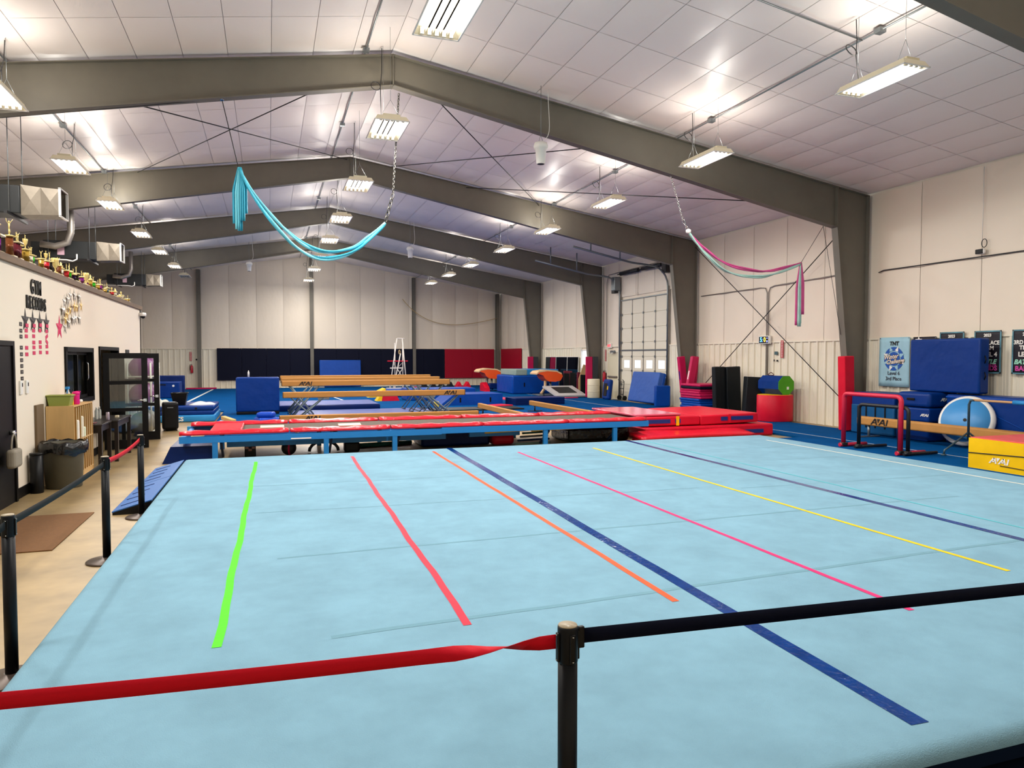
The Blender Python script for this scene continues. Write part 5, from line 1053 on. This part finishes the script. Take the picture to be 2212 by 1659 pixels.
for z in (2.17, GZ-0.03): B().span(EX-0.03, EX+0.02, GY0, GY1, z-0.022, z+0.022).o('strut', M_grey, dr3)
t = thing('door_track', 'steel tracks and spring shaft of the tall overhead door', 'door track', (EX-0.1, 25.8, 0))
for y in (GY0-0.06-25.8, GY1+0.06-25.8):
    b = B(); pts = [(0.05, y, 0.02), (0.05, y, 4.4)] + [(0.05-0.75*(1-math.cos(a)), y, 4.6+0.75*math.sin(a)) for a in [k*PI/12 for k in range(7)]] + [(-1.5, y, 5.42), (-3.9, y, 5.9)]
    b.tube(pts, 0.04, 6); b.o('track_rail', M_grey, t); b = B(); b.cyl((-2.0, y, 5.52), (-2.0, y, cz(12.4)-0.06), 0.03, 6); b.cyl((-3.2, y, 5.76), (-3.2, y, cz(11.2)-0.06), 0.03, 6); b.o('track_hanger', M_grey, t); B().span(0.06, 0.12, y-0.05, y+0.05, 0, 4.6).o('guide_angle', M_galv, t)
b = B(); b.cyl((-0.05, -2.0, 5.45), (-0.05, 2.0, 5.45), 0.02, 8); b.cyl((-0.05, -1.7, 5.45), (-0.05, -0.15, 5.45), 0.08, 12); b.cyl((-0.05, 0.15, 5.45), (-0.05, 1.7, 5.45), 0.08, 12); b.o('spring_shaft', M_dark, t)
B().rbox((-0.05, -2.0, 5.35), (0.25, 0.3, 0.5), 0.02).o('end_bracket', M_dark, t); B().rbox((-0.1, 2.05, 5.05), (0.3, 0.35, 0.6), 0.03).o('opener_motor', M_grey, t); B().rbox((-0.12, 2.1, 4.72), (0.2, 0.3, 0.15), 0.02).o('opener_gear', M_dark, t)
b = B(); b.cyl((-0.15, 0.0, 5.4), (-0.15, 0.0, 4.5), 0.006, 5); b.tube([(-0.15, 0.05*math.cos(a), 4.45+0.05*math.sin(a)) for a in [2*PI*k/10 for k in range(10)]], 0.006, 5, closed=True); b.o('pull_cord', M_dark, t)
d4 = struct(B().span(EX+0.02, EX+0.08, DY0, DY1, 0.02, 2.08).o('door_4', mat('exit_door_paint', '#d8d0b4', 0.5)))
b = B(); b.span(EX-0.01, EX+0.06, DY0-0.06, DY0, 0, 2.14); b.span(EX-0.01, EX+0.06, DY1, DY1+0.06, 0, 2.14); b.span(EX-0.01, EX+0.06, DY0, DY1, 2.08, 2.14); b.o('door_frame', M_sheet, d4)
b = B(); b.rbox((EX-0.03, (DY0+DY1)/2, 1.0), (0.08, 0.85, 0.07), 0.02); b.o('push_bar', M_galv, d4)
w3 = B()
for a, c, e, f in ((WY0-0.04, WY0+0.03, WZ0-0.04, WZ1+0.04), (WY1-0.03, WY1+0.04, WZ0-0.04, WZ1+0.04), (WY0, WY1, WZ0-0.04, WZ0+0.03), (WY0, WY1, WZ1-0.03, WZ1+0.04)): w3.span(EX-0.02, EX+0.15, a, c, e, f)
w3.span(EX+0.02, EX+0.1, (WY0+WY1)/2-0.03, (WY0+WY1)/2+0.03, WZ0, WZ1)
win2 = struct(w3.o('window_2', M_whitep)); B().span(EX+0.08, EX+0.085, WY0, WY1, WZ0, WZ1).o('pane', M_day, win2)
# exit sign, emergency lamp
t = thing('exit_sign', 'white exit sign with red letters above the exit door', 'exit sign', (EX-0.02, 28.75, 2.38)); B().rbox((0, 0, 0), (0.06, 0.34, 0.2), 0.01).o('sign_box', M_whitep, t); objm('sign_lettering', text_me('EXIT', 0.15, 0.002, 0, 0.004), t, mat('exit_red', '#ff2a3c', 0.5, emit=1.5), (-0.033, 0, 0), FACE_XM)
t = thing('door_closer', 'grey emergency light unit over the exit door', 'emergency light', (EX-0.05, 28.4, 2.12)); B().rbox((0, 0, 0), (0.1, 0.4, 0.1), 0.03).o('unit_body', M_grey, t)
for y in (-0.12, 0.12): B().lathe([(0.03, 0), (0.06, 0.05)], 12).o('lamp_head', M_whitep, t, (-0.08, y, -0.1))
extinguisher(EX+0.0, 29.15, 0.75, -PI/2, 'red fire extinguisher between column and exit door'); fe_sign(EX-0.0, 29.2, 1.95, -PI/2, 'dark red vertical extinguisher sign by the exit door')
fe_sign(EX+0.0, 17.45, 2.12, -PI/2, 'red and white vertical extinguisher sign beside the wall clock')
tag(B().rbox((0, 0, 0), (0.02, 0.3, 0.9), 0.004).o('caution_sign', mat('caution_yellow', '#e3c31c', 0.5), None, (EX-0.0, 38.0, 1.75)), 'tall yellow caution panel on the right wall by the farthest column', 'sign')
# wall clock with coloured digits
t = thing('digital_clock', 'digital wall clock with coloured digits over the conduit on the right wall', 'clock', (EX-0.08, 18.16, 2.41)); B().rbox((0.02, 0, 0), (0.1, 0.5, 0.25), 0.02).o('case', M_whitep, t); B().span(-0.034, -0.03, -0.215, 0.215, -0.1, 0.1).o('screen', mat('clock_screen', '#04050c', 0.3), t)
for ch, y, c in (('5', 0.12, '#6fd6ff'), (':', 0.055, '#5a8cff'), ('0', -0.05, '#ffd24a')): objm('digit', text_me(ch, 0.2, 0.001, 0, 0.003), t, mat('digit_' + c[1:], c, 0.5, emit=2.0), (-0.036, y, 0), FACE_XM)
for z in (0.05, -0.03, -0.06): B().span(-0.037, -0.035, -0.19, -0.13, z-0.012, z+0.012).o('digit', mat('digit_7080ff', '#8f9bff', 0.5, emit=1.6), t)
for y, z, s, m, lab in ((17.72, 2.0, (0.02, 0.13, 0.1), mat('teal_grey', '#3d5a60', 0.5), 'small dark display plate below the clock'), (17.8, 1.78, (0.02, 0.03, 0.06), M_dark, 'tiny dark switch under the display plate'), (17.66, 1.77, (0.03, 0.05, 0.05), M_black, 'tiny round black knob under the display plate')):
    tag(B().rbox((0, 0, 0), s, 0.004).o('wall_plate', m, None, (EX+0.0, y, z)), lab, 'wall plate')
b = B(); b.tube([(0, 0, 0.85), (0, 0, 3.85), (0, 0.08, 4.0), (0, 0.3, 4.03), (0, 3.5, 4.03)], 0.016, 8); b.tube([(0, -0.07, 0.85), (0, -0.07, 3.85), (0, -0.15, 4.0), (0, -0.35, 4.04), (0, -3.5, 4.1)], 0.016, 8)
tag(b.o('wall_conduit', M_galv, None, (EX-0.04, 18.12, 0)), 'pair of thin conduits rising to the clock and branching along the right wall', 'conduit')
tag(B().tube([(0, 0, 4.0), (0, -0.15, 4.04), (0, -10.0, 4.04)], 0.014, 8).o('wall_conduit', M_dark, None, (EX-0.05, 13.9, 0)), 'long thin conduit across the near right wall', 'conduit')
tag(B().tube([(0, 29.2, 2.4), (0, 29.2, 5.2), (0, 29.0, 5.55), (0, 24.2, 5.6)], 0.016, 8).o('wall_conduit', M_galv, None, (EX-0.06, -0.2, 0)), 'conduit rising beside the overhead door', 'conduit')
t = thing('wall_sensor', 'small black and white sensor hung on the near right wall', 'sensor', (EX-0.06, 11.2, 4.15)); B().rbox((0, 0, 0), (0.08, 0.2, 0.12), 0.04, 3).o('sensor_body', M_whitep, t); B().rbox((-0.035, 0.015, 0), (0.03, 0.17, 0.1), 0.012, 2).o('lens', M_black, t); B().tube([(0, -0.07+0.06*math.cos(a), 0.17+0.09*math.sin(a)) for a in [2*PI*k/14 for k in range(14)]], 0.008, 6, closed=True).o('cable_loop', M_dark, t)
b = B(); b.cyl((EX-0.02, 11.21, 4.25), (EX-0.02, 11.2, 5.95), 0.006, 5); tag(b.o('sensor_cable', M_whitep), 'thin cable from the ceiling down to the wall sensor', 'cable')
tag(B().tube([(EX-0.02, 30.6, 5.6), (EX-0.02, 30.6, 3.9), (EX-0.06, 30.62, 3.8), (EX-0.06, 30.55, 3.7)], 0.02, 6).o('hanging_cord', M_dark), 'dark cord end hanging on the right wall above the small window', 'cord')

# ------------------------------------------------------------------ banners
def banner(y0, y1, z0, z1, m, label):
    t = thing('banner', label, 'banner', (EX-0.035, (y0+y1)/2, z0)); w = y1-y0; h = z1-z0
    b = B(); b.grid(lambda u, v: Vector((-0.006*math.sin(u*7+v*3) - 0.004, (u-0.5)*w, h*v)), 10, 10); o = b.o('cloth', m, t, fix=False); o.modifiers.new('s', 'SOLIDIFY').thickness = 0.003
    g = B()
    for u in (-0.47, 0.47): g.lathe([(0.012, -0.003), (0.012, 0.004)], 8, (0, 0, 0)) if 0 else g.box((-0.014, u*w, h-0.025), (0.006, 0.02, 0.02))
    g.o('grommet', M_grey, t); return t, w, h
def print_(t, s, size, y, z, m, bold=0.002, shear=0, x=-0.016, sx=1.0, rz=0): 
    o = objm('print', text_me(s, size, 0.0008, shear, bold, sx=sx), t, m, (x, y, z), FACE_XM)
    if rz: o.rotation_euler = (Matrix.Rotation(-PI/2, 3, 'Z') @ Matrix.Rotation(PI/2, 3, 'X') @ Matrix.Rotation(rz, 3, 'Z')).to_euler()
    return o
M_tnt = mat('pale_aqua_cloth', '#9fc9d8', 0.7, var=(3, 0.06)); M_bk = mat('dark_banner_cloth', '#15111f', 0.6); M_rb = mat('royal_print', '#1c57ae', 0.6)
t, w, h = banner(12.95, 13.84, 1.16, 2.37, M_tnt, 'pale aqua banner with blue round emblem reading Level 6 3rd Place')
print_(t, 'TNT', 0.13, 0.0, h*0.87, M_text_k, 0.006, 0.1)
def disc(t, r, r_in, y, z, x, m, n=28):
    b = B(); o = [b.v((0, math.cos(2*PI*k/n)*r, math.sin(2*PI*k/n)*r)) for k in range(n)]
    if r_in: i_ = [b.v((0, math.cos(2*PI*k/n)*r_in, math.sin(2*PI*k/n)*r_in)) for k in range(n)]; [b.f([o[k], o[(k+1) % n], i_[(k+1) % n], i_[k]]) for k in range(n)]
    else: b.f(o)
    return b.o('emblem', m, t, (x, y, z), fix=False)
disc(t, 0.29, 0.2, 0, h*0.565, -0.015, M_rb); disc(t, 0.17, 0, 0, h*0.565, -0.015, M_rb)
for k in range(8):
    a = k*PI/4 + PI/8; bb_ = B(); c_ = Vector((0, math.cos(a)*0.245, math.sin(a)*0.245)); pl = [(math.cos(a+q)*r+c_.y, math.sin(a+q)*r+c_.z) for q, r in ((0, 0.085), (1.2, 0.03), (2.2, 0.06), (3.14, 0.05), (4.1, 0.06), (5.1, 0.03))]
    bb_.f([bb_.v((0, y, z)) for y, z in pl]); bb_.o('emblem_leaf', M_tnt if k % 2 else M_text_w, t, (-0.0165, 0, h*0.565), fix=False)
for s, y, z, sz in (('Winter', 0.09, h*0.60, 0.155), ('Challenge', -0.04, h*0.51, 0.145)):
    print_(t, s, sz, y, z, M_text_k, 0.011, 0.35, -0.0175, 0.92, 0.12); print_(t, s, sz, y, z, mat('cream_print', '#f3e3d2', 0.6), 0.003, 0.35, -0.019, 0.92, 0.12)
print_(t, 'Level 6', 0.125, 0, h*0.27, mat('slate_print', '#3f4650', 0.6)); print_(t, '3rd Place', 0.125, 0, h*0.16, mat('slate_print', '#3f4650', 0.6))
t, w, h = banner(12.24, 12.86, 1.45, 2.36, M_bk, 'dark navy banner with a pale star, mostly hidden behind the blue crash mat'); objm('print', star_me(0.1), t, M_text_w, (-0.016, 0.15, h-0.08), FACE_XM)
M_edge = mat('teal_violet_edge', '#5b8f9f', 0.6, var=(2.5, 0.5))
for y0, y1, lab, l1 in ((11.55, 12.15, 'dark banner headed 2023 peeking over the blue crash mat', 'LEVEL 3'), (10.71, 11.31, 'dark banner headed 2023 right of the crash mat, level 4', 'LEVEL 4'), (9.88, 10.48, 'dark 3RD PLACE banner at the right edge of the picture', 'LEVEL 5')):
    t, w, h = banner(y0, y1, 1.54, 2.45, M_bk, lab)
    b = B(); q = 0.028
    for a, c, e, f in ((-w/2, -w/2+q, 0, h), (w/2-q, w/2, 0, h), (-w/2, w/2, 0, q), (-w/2, w/2, h-q, h)): b.span(-0.016, -0.008, a, c, e, f)
    b.o('border', M_edge, t)
    print_(t, '2023', 0.085, 0, h-0.10, M_text_w, 0.004); print_(t, '3RD PLACE', 0.115, 0, h*0.71, M_text_w, 0.004, sx=0.92); print_(t, 'TEAM', 0.115, 0, h*0.59, M_text_w, 0.004); print_(t, 'LEVEL' if l1 != 'LEVEL 4' else 'LEVEL 4', 0.13, 0, h*0.44, M_text_w, 0.005)
    print_(t, 'BATTLE', 0.13, 0.03, h*0.27, mat('mint_print', '#9fe0c4', 0.6), 0.006, 0.3); print_(t, 'OF THE', 0.05, -0.12, h*0.2, mat('pink_print', '#e04aa8', 0.6), 0.001); print_(t, 'BANDS', 0.14, 0, h*0.12, mat('pink_print', '#e04aa8', 0.6), 0.004)

# ------------------------------------------------------------------ near right equipment
def hurdle(x, ya, yb, h, r, m, label, foot):
    t = thing('hurdle', label, 'hurdle', (x, (ya+yb)/2, CZ)); d = (yb-ya)/2; c = 0.09
    pts = [(0, -d, 0.05), (0, -d, h-c)] + [(0, -d+c*(1-math.cos(a)), h-c+c*math.sin(a)) for a in [k*PI/8 for k in range(1, 5)]] + [(0, d-c*(1-math.cos(a)), h-c+c*math.sin(a)) for a in [(4-k)*PI/8 for k in range(0, 4)]] + [(0, d, h-c), (0, d, 0.05)]
    B().tube(pts, r, 10).o('arch', m, t)
    for y in (-d, d): B().tube([(-0.1, y, 0.04), (foot, y, 0.04)], r*0.85, 10).o('foot', m, t); B().rbox((0, y, 0.06), (r*3, r*2.6, 0.06), 0.01).o('joint', M_dark, t)
    return t
M_foam_r = mat('red_foam_pipe', '#c4163a', 0.45); M_foam_k = mat('black_foam_pipe', '#101214', 0.45)
t = hurdle(11.25, 10.2, 11.6, 1.1, 0.045, M_foam_r, 'tall red foam-covered hurdle on the blue carpet', 0.6); B().cyl((0.06, -0.62, 0.05), (0.06, -0.62, 1.06), 0.04, 10).o('inner_post', M_foam_k, t)
hurdle(11.3, 10.08, 11.25, 0.9, 0.036, M_foam_k, 'lower black hurdle beside the red one', 0.72)
t = thing('balance_beam', 'tan floor balance beam along the right wall with the logo at its far end', 'balance beam', (13.15, 10.7, CZ)); B().rbox((0, 0, 0.37), (0.16, 4.8, 0.2), 0.04, 3).o('beam_body', M_beam2, t); logo(t, 0.46, (-0.084, 1.75, 0.375), FACE_XM, M_text_k)
for y in (-1.7, 2.1): b = B(); b.cyl((0, y, 0.02), (0, y, 0.28), 0.03, 10); b.box((0, y, 0.015), (0.6, 0.08, 0.03)); b.o('foot', M_grey, t)
t = mat_block('training_box', 'blue padded box with dark straps left of the stacked vault box', 14.0, 13.14, CZ, (0.84, 1.26, 1.0), M_dkblue)
B().rbox((-0.01, -0.01, 0.36), (0.85, 1.27, 0.7), 0.03).o('lower_cover', vinyl('teal_blue_vinyl', '#0f4f80'), t)
for y in (-0.4, -0.12, 0.15, 0.4): B().rbox((-0.44, y, 0.42), (0.012, 0.04, 0.5), 0.004).o('strap', M_black, t)
t = thing('vault_box', 'stacked navy trapezoid vault box with white logos', 'vault box', (13.98, 11.98, CZ))
for z0, z1, x in ((0, 0.42, 0.44), (0.42, 0.74, 0.44), (0.74, 1.08, 0.43)): B().rbox((0, 0, (z0+z1)/2), (x*2+0.04*(z0 == 0), 0.84, z1-z0-0.012), 0.04 if z1 < 1 else 0.07, 3).o('box_section', M_dkblue, t)
logo(t, 0.2, (-0.445, -0.3, 0.58), FACE_XM, M_text_w); logo(t, 0.24, (0.0, -0.423, 0.92), FACE_YM, M_text_w); B().rbox((-0.446, 0.05, 0.92), (0.012, 0.2, 0.05), 0.004).o('handle', M_black, t)
t = thing('crash_mat', 'large blue crash mat standing on the boxes in front of the banners', 'crash mat', (14.07, 11.58, CZ+1.08)); B().rbox((0, 0, 0.585), (0.28, 1.7, 1.17), 0.04, 3).o('mat_body', M_dkblue, t)
for z in (0.38, 0.72):
    B().tube([(-0.0, 0.85, z-0.08), (-0.02, 0.92, z-0.03), (-0.02, 0.92, z+0.03), (0.0, 0.85, z+0.08)], 0.012, 6).o('handle', M_black, t); B().tube([(0.0, -0.85, z-0.08), (0.0, -0.88, z), (0.0, -0.85, z+0.08)], 0.012, 6).o('handle', M_black, t)
t = thing('training_box', 'long dark blue foam box along the right wall behind the round disc', 'foam box', (14.2, 9.9, CZ)); B().rbox((0, 0, 0.53), (0.62, 3.1, 1.04), 0.04, 3).o('box_body', M_dkblue, t); b = B(); b.tube([(-0.315, 0.9, 0.85), (-0.315, -0.6, 0.25)], 0.008, 5); b.o('piping', M_bluev, t); B().rbox((0, 0, 0.99), (0.64, 3.12, 0.05), 0.02).o('lid_edge', M_bluev, t)
t = thing('air_disc', 'round blue inflatable disc with a white rim leaning on the foam box', 'air disc', (13.5, 10.72, CZ)); nrm = Vector((-0.9, -0.28, 0.3)).normalized(); q = nrm.to_track_quat('Z', 'Y').to_matrix()
def place(o): o.matrix_local = Matrix.Translation((0.14, 0.04, 0.53)) @ q.to_4x4(); return o
place(B().lathe([(0.43, -0.09), (0.49, -0.08), (0.53, -0.03), (0.53, 0.03), (0.49, 0.08), (0.43, 0.09)], 40).o('rim', M_whitep, t)); place(B().lathe([(0.001, -0.085), (0.46, -0.085), (0.46, 0.092), (0.001, 0.092)], 40).o('face', mat('sky_blue_vinyl', '#3f8fce', 0.4), t)); place(B().lathe([(0.035, 0.09), (0.035, 0.1)], 14).o('valve', M_black, t))
t = thing('floor_bar', 'low training bar with wooden rail and grey splayed legs', 'training bar', (12.6, 8.7, CZ)); B().cyl((0, 1.1, 1.04), (0, -1.3, 1.04), 0.022, 10).o('rail', mat('rail_wood', '#c99a6a', 0.5), t); M_bl = mat('blue_grey_steel', '#3d5560', 0.4, metal=0.4)
for y, s in ((1.2, 1), (-1.4, -1)):
    b = B(); b.tube([(0, y-s*0.12, 1.04), (0, y-s*0.03, 1.03), (0, y, 0.95), (0, y, 0.28)], 0.022, 10); b.o('upright', M_bl, t)
    for x in (-1, 1): b = B(); b.tube([(0, y, 0.42), (x*0.45, y+s*0.02, 0.16), (x*0.56, y+s*0.03, 0.1), (x*0.58, y+s*0.03, 0.02)], 0.018, 8); b.lathe([(0.045, 0), (0.045, 0.02), (0.02, 0.03)], 12, (x*0.58, y+s*0.03, 0)); b.o('leg', M_bl, t)
B().cyl((0, 0.35, 1.04), (0, -0.1, 1.04), 0.04, 10).o('rail_sleeve', M_lblue, t)
t = thing('wedge_mat', 'yellow folding wedge mat with a red top at the right edge of the picture', 'wedge mat', (11.85, 7.75, CZ)); b = B(); b.prism([(-1.0, 0), (1.0, 0), (1.0, 0.5), (-1.0, 0.49)], lambda x, y, d: Vector((d, x, y)), -0.7, 0.7); b.o('wedge_body', M_yelv, t)
B().rbox((0.01, 0, 0.50), (1.38, 1.98, 0.03), 0.012).o('top_skin', vinyl('coral_vinyl', '#d4524e'), t); logo(t, 0.32, (-0.704, 0.48, 0.17), FACE_XM, M_text_w); b = B(); b.tube([(-0.705, 1.0, 0.25), (-0.705, -1.0, 0.34)], 0.008, 5); b.o('fold_piping', M_dark, t); B().tube([(-0.705, 0.45, 0.1), (-0.705, -1.0, 0.06)], 0.006, 5).o('zip', M_dark, t)
# red post leaning at the first column
t = thing('foam_post', 'tall red foam post leaning on the nearest column', 'foam post', (13.62, 13.98, CZ+0.02)); B().rbox((0, 0, 0.93), (0.3, 0.24, 1.85), 0.02, m=Matrix.Rotation(-0.035, 3, 'Y')).o('post_body', M_redv, t)

# ------------------------------------------------------------------ along the right wall, middle
t = thing('foam_drum', 'red oval foam drum with a yellow top by the right wall', 'foam drum', (13.9, 16.95, CZ)); B().lathe([(0.52, 0), (0.53, 0.02), (0.53, 0.74), (0.51, 0.76)], 40, sx=1.0, sy=0.85).o('drum_side', M_redv, t); B().lathe([(0.51, 0.757), (0.51, 0.765)], 40, sx=1.0, sy=0.85).o('drum_top', M_yelv, t)
t = thing('octagon_roll', 'octagonal tumbling roll, blue sides and green end, on the red drum', 'tumbling roll', (14.0, 17.05, CZ+0.77)); R8 = 0.29; ap = R8*math.cos(PI/8)
for k in range(8):
    a0, a1 = (k-0.5)*PI/4, (k+0.5)*PI/4; b = B(); q = [(math.cos(a)*r, math.sin(a)*r+ap) for r, a in ((R8, a0), (R8, a1), (R8-0.05, a1), (R8-0.05, a0))]; b.prism(q, XZ, -0.44, 0.44); b.o('side_panel', M_dkblue, t)
B().prism([(math.cos((k-0.5)*PI/4)*(R8-0.003), math.sin((k-0.5)*PI/4)*(R8-0.003)+ap) for k in range(8)], XZ, -0.455, -0.43).o('end_panel', vinyl('green_vinyl', '#4fa01e'), t); B().box((0.05, -0.458, ap-0.08), (0.07, 0.008, 0.08)).o('end_label', M_text_w, t)
tag(B().tube([(0.08*math.cos(a), 0.05*math.sin(a*2), 0.05+0.045*math.sin(a)) for a in [2*PI*k/16 for k in range(16)]], 0.012, 6, closed=True).o('cord_bundle', mat('red_brown_cord', '#6e3b33', 0.7), None, (13.95, 17.2, CZ+0.77+2*ap)), 'small tangle of reddish cord on the octagonal roll', 'cord')
t = thing('panel_mat', 'tall black folded panel mat standing by the right wall', 'panel mat', (13.9, 19.2, CZ))
for k, (x, w_, y) in enumerate(((-0.42, 0.2, 0.0), (-0.2, 0.2, 0.05), (0.17, 0.52, -0.02))): B().rbox((x, y, 0.77), (w_, 0.2, 1.54), 0.03, m=Matrix.Rotation(-0.04, 3, 'Y')).o('mat_panel', M_blackv, t)
t = thing('wedge_mat', 'shorter black foam wedge standing right of the tall black mat', 'wedge mat', (14.0, 18.0, CZ), -0.45); B().rbox((0, 0, 0.62), (0.6, 0.55, 1.24), 0.02, m=Matrix.Rotation(0.05, 3, 'Y')).o('wedge_body', M_blackv, t); B().span(0.12, 0.2, -0.282, -0.277, 1.0, 1.12).o('label', M_text_w, t)
cols = [M_magv, M_magv, M_bluev, M_bluev, M_bluev, M_bluev, M_magv, M_magv, M_magv, M_magv, M_npad, M_magv]; z = CZ
names = {M_magv.name: 'magenta', M_bluev.name: 'blue', M_npad.name: 'navy'}
for k, m in enumerate(cols):
    o = tag(B().rbox((0, 0, 0.04), (1.05, 1.15, 0.078), 0.02).o('folded_mat', m, None, (13.74+0.02*math.sin(k*2.3), 20.3+0.04*math.sin(k*1.7), z)), '%s folded mat in the wall stack, %s from the bottom' % (names[m.name], ORD[k]), 'folded mat', 'stack of folded mats'); z += 0.08
for k, (x, y, rx, ry, lab) in enumerate(((13.92, 21.62, 0.0, -0.12, 'left'), (13.64, 21.2, 0.02, 0.17, 'front, crossing the others'), (13.98, 21.42, 0.0, 0.09, 'right'))):
    t = thing('foam_post', 'magenta foam post leaning at the second column, ' + lab, 'foam post', (x, y, CZ+0.02), 0, 'magenta foam posts'); m = Matrix.Rotation(ry, 3, 'Y') @ Matrix.Rotation(rx, 3, 'X'); B().rbox(m @ Vector((0, 0, 0.93)), (0.24, 0.16, 1.85), 0.02, m=m).o('post_body', M_magv, t); B().box(m @ Vector((-0.122, 0, 1.2)), (0.004, 0.05, 0.3), m=m).o('label', M_text_w if k == 1 else M_dkblue, t)
mat_block('standing_pad', 'short blue pad standing left of the magenta posts', 13.85, 23.1, CZ, (0.55, 0.3, 0.78), M_bluev, -0.3)
t = thing('crash_mat', 'blue crash mat leaning against the overhead door', 'crash mat', (13.95, 24.7, CZ+0.035)); m = Matrix.Rotation(0.22, 3, 'Y'); B().rbox(m @ Vector((0, 0, 0.62)), (0.3, 2.1, 1.22), 0.05, 3, m=m).o('mat_body', vinyl('slate_blue_vinyl', '#2f58a6'), t); B().rbox(m @ Vector((0.09, -0.01, 0.62)), (0.14, 2.12, 1.2), 0.04, 2, m=m).o('back_panel', M_bluev, t)
t = thing('hand_truck', 'dark hand truck parked beside the overhead door', 'hand truck', (14.2, 27.05, CZ)); b = B()
for y in (-0.2, 0.2): b.tube([(0.0, y, 0.1), (0.05, y, 0.8), (-0.02, y, 0.88)], 0.018, 8)
for z in (0.25, 0.5, 0.78): b.cyl((0.02, -0.2, z), (0.02, 0.2, z), 0.015, 8)
b.o('truck_frame', M_dark, t); B().box((-0.12, 0, 0.02), (0.28, 0.45, 0.015)).o('toe_plate', M_dark, t)
for y in (-0.24, 0.24): B().cyl((0.06, y-0.03, 0.1), (0.06, y+0.03, 0.1), 0.1, 14).o('wheel', M_black, t)
t = thing('springboard', 'blue springboard stood on end beside the hand truck', 'springboard', (13.85, 27.7, CZ)); m = Matrix.Rotation(0.12, 3, 'Y'); B().rbox(m @ Vector((0, 0, 0.44)), (0.2, 0.62, 0.88), 0.08, 3, m=m).o('board', M_dkblue, t); B().rbox(m @ Vector((-0.105, 0, 0.42)), (0.02, 0.3, 0.55), 0.01, m=m).o('panel', M_black, t); B().box(m @ Vector((-0.108, -0.2, 0.5)), (0.012, 0.08, 0.16), m=m).o('label', M_yelv, t)
t = thing('barrel', 'cream plastic barrel beside the third column', 'barrel', (13.85, 29.0, CZ)); B().lathe([(0.27, 0), (0.28, 0.02), (0.28, 0.83), (0.27, 0.85), (0.25, 0.85), (0.25, 0.1)], 24).o('barrel_body', mat('cream_plastic', '#ded3b6', 0.5), t)
for z in (0.28, 0.57): B().lathe([(0.282, z), (0.29, z+0.015), (0.282, z+0.03)], 24).o('hoop', mat('cream_plastic', '#ded3b6', 0.5), t)
# column pads
for y, lab in ((29.55, 'third'), (37.17, 'fourth')):
    t = thing('column_pad', 'magenta and grey padding on the %s column from the camera' % lab, 'column pad', (13.85, y-0.17, 0.05)); B().rbox((-0.05, 0, 0.92), (0.32, 0.1, 1.84), 0.02).o('front_pad', M_magv, t); B().rbox((0.26, 0, 0.92), (0.28, 0.09, 1.84), 0.02).o('side_pad', vinyl('charcoal_vinyl', '#3a3d42'), t)
# mirrors leaning on the right wall
M_mir = mat('mirror_glass', '#c9cdcf', 0.03, metal=1.0)
for k, (y0, y1) in enumerate(((32.0, 33.4), (33.4, 34.9), (34.9, 36.4))):
    t = thing('mirror_panel', 'tall mirror panel leaning on the right wall, %s from the small window' % ORD[k], 'mirror', (EX-0.12, (y0+y1)/2, 0.05)); m = Matrix.Rotation(0.03, 3, 'Y'); w = y1-y0
    B().box(m @ Vector((0, 0, 0.92)), (0.02, w-0.02, 1.84), m=m).o('backing', M_whitep, t); B().box(m @ Vector((-0.013, 0, 0.92)), (0.005, w-0.06, 1.8), m=m).o('glass', M_mir, t)
# boards and panels leaning left of the barrel
M_mar = vinyl('maroon_vinyl', '#6b1f31')
for x, y, w_, h_, ry, m_, lab in ((13.75, 31.7, 0.45, 1.15, 0.06, M_mar, 'maroon panel, leftmost by the mirrors'), (13.4, 31.0, 0.3, 1.05, 0.04, M_blackv, 'black panel right of the maroon one'), (13.76, 31.1, 0.3, 1.08, 0.05, M_blackv, 'second black panel in the row'), (13.9, 30.55, 0.4, 1.1, 0.08, M_mar, 'maroon panel behind the mini trampoline'), (13.85, 30.1, 0.28, 1.0, 0.05, M_blackv, 'black panel left of the barrel'), (14.05, 29.95, 0.28, 1.02, 0.07, M_blackv, 'black panel next to the barrel')):
    t = thing('leaning_panel', 'leaning ' + lab, 'panel', (x, y, CZ+0.02)); mm = Matrix.Rotation(ry, 3, 'Y') @ Matrix.Rotation(-0.12, 3, 'X'); B().rbox(mm @ Vector((0, 0, h_/2)), (w_, 0.06, h_), 0.02, m=mm).o('panel_body', m_, t); B().box(mm @ Vector((0, 0.034, h_/2)), (w_*0.9, 0.012, h_*0.95), m=mm).o('back_board', mat('ply_back', '#c9a878', 0.6), t)
t = tag(B().prism([(-0.3, 0), (0.22, 0), (0.22, 0.9), (0.1, 1.45), (-0.05, 1.5), (-0.3, 0.8)], XZ, -0.02, 0.02).o('plywood_board', mat('ply_back', '#c9a878', 0.6), None, (14.0, 30.3, CZ)), 'shaped plywood board leaning under the small window', 'board')
tag(B().tube(bez((8.0, YB-0.34, 5.5), (9.5, YB-0.34, 3.6), (11.5, YB-0.34, 3.7), (14.2, YB-0.34, 4.4), 24), 0.018, 6).o('rope', mat('tan_rope', '#b89b62', 0.8)), 'slack tan rope slung across the far wall', 'rope')
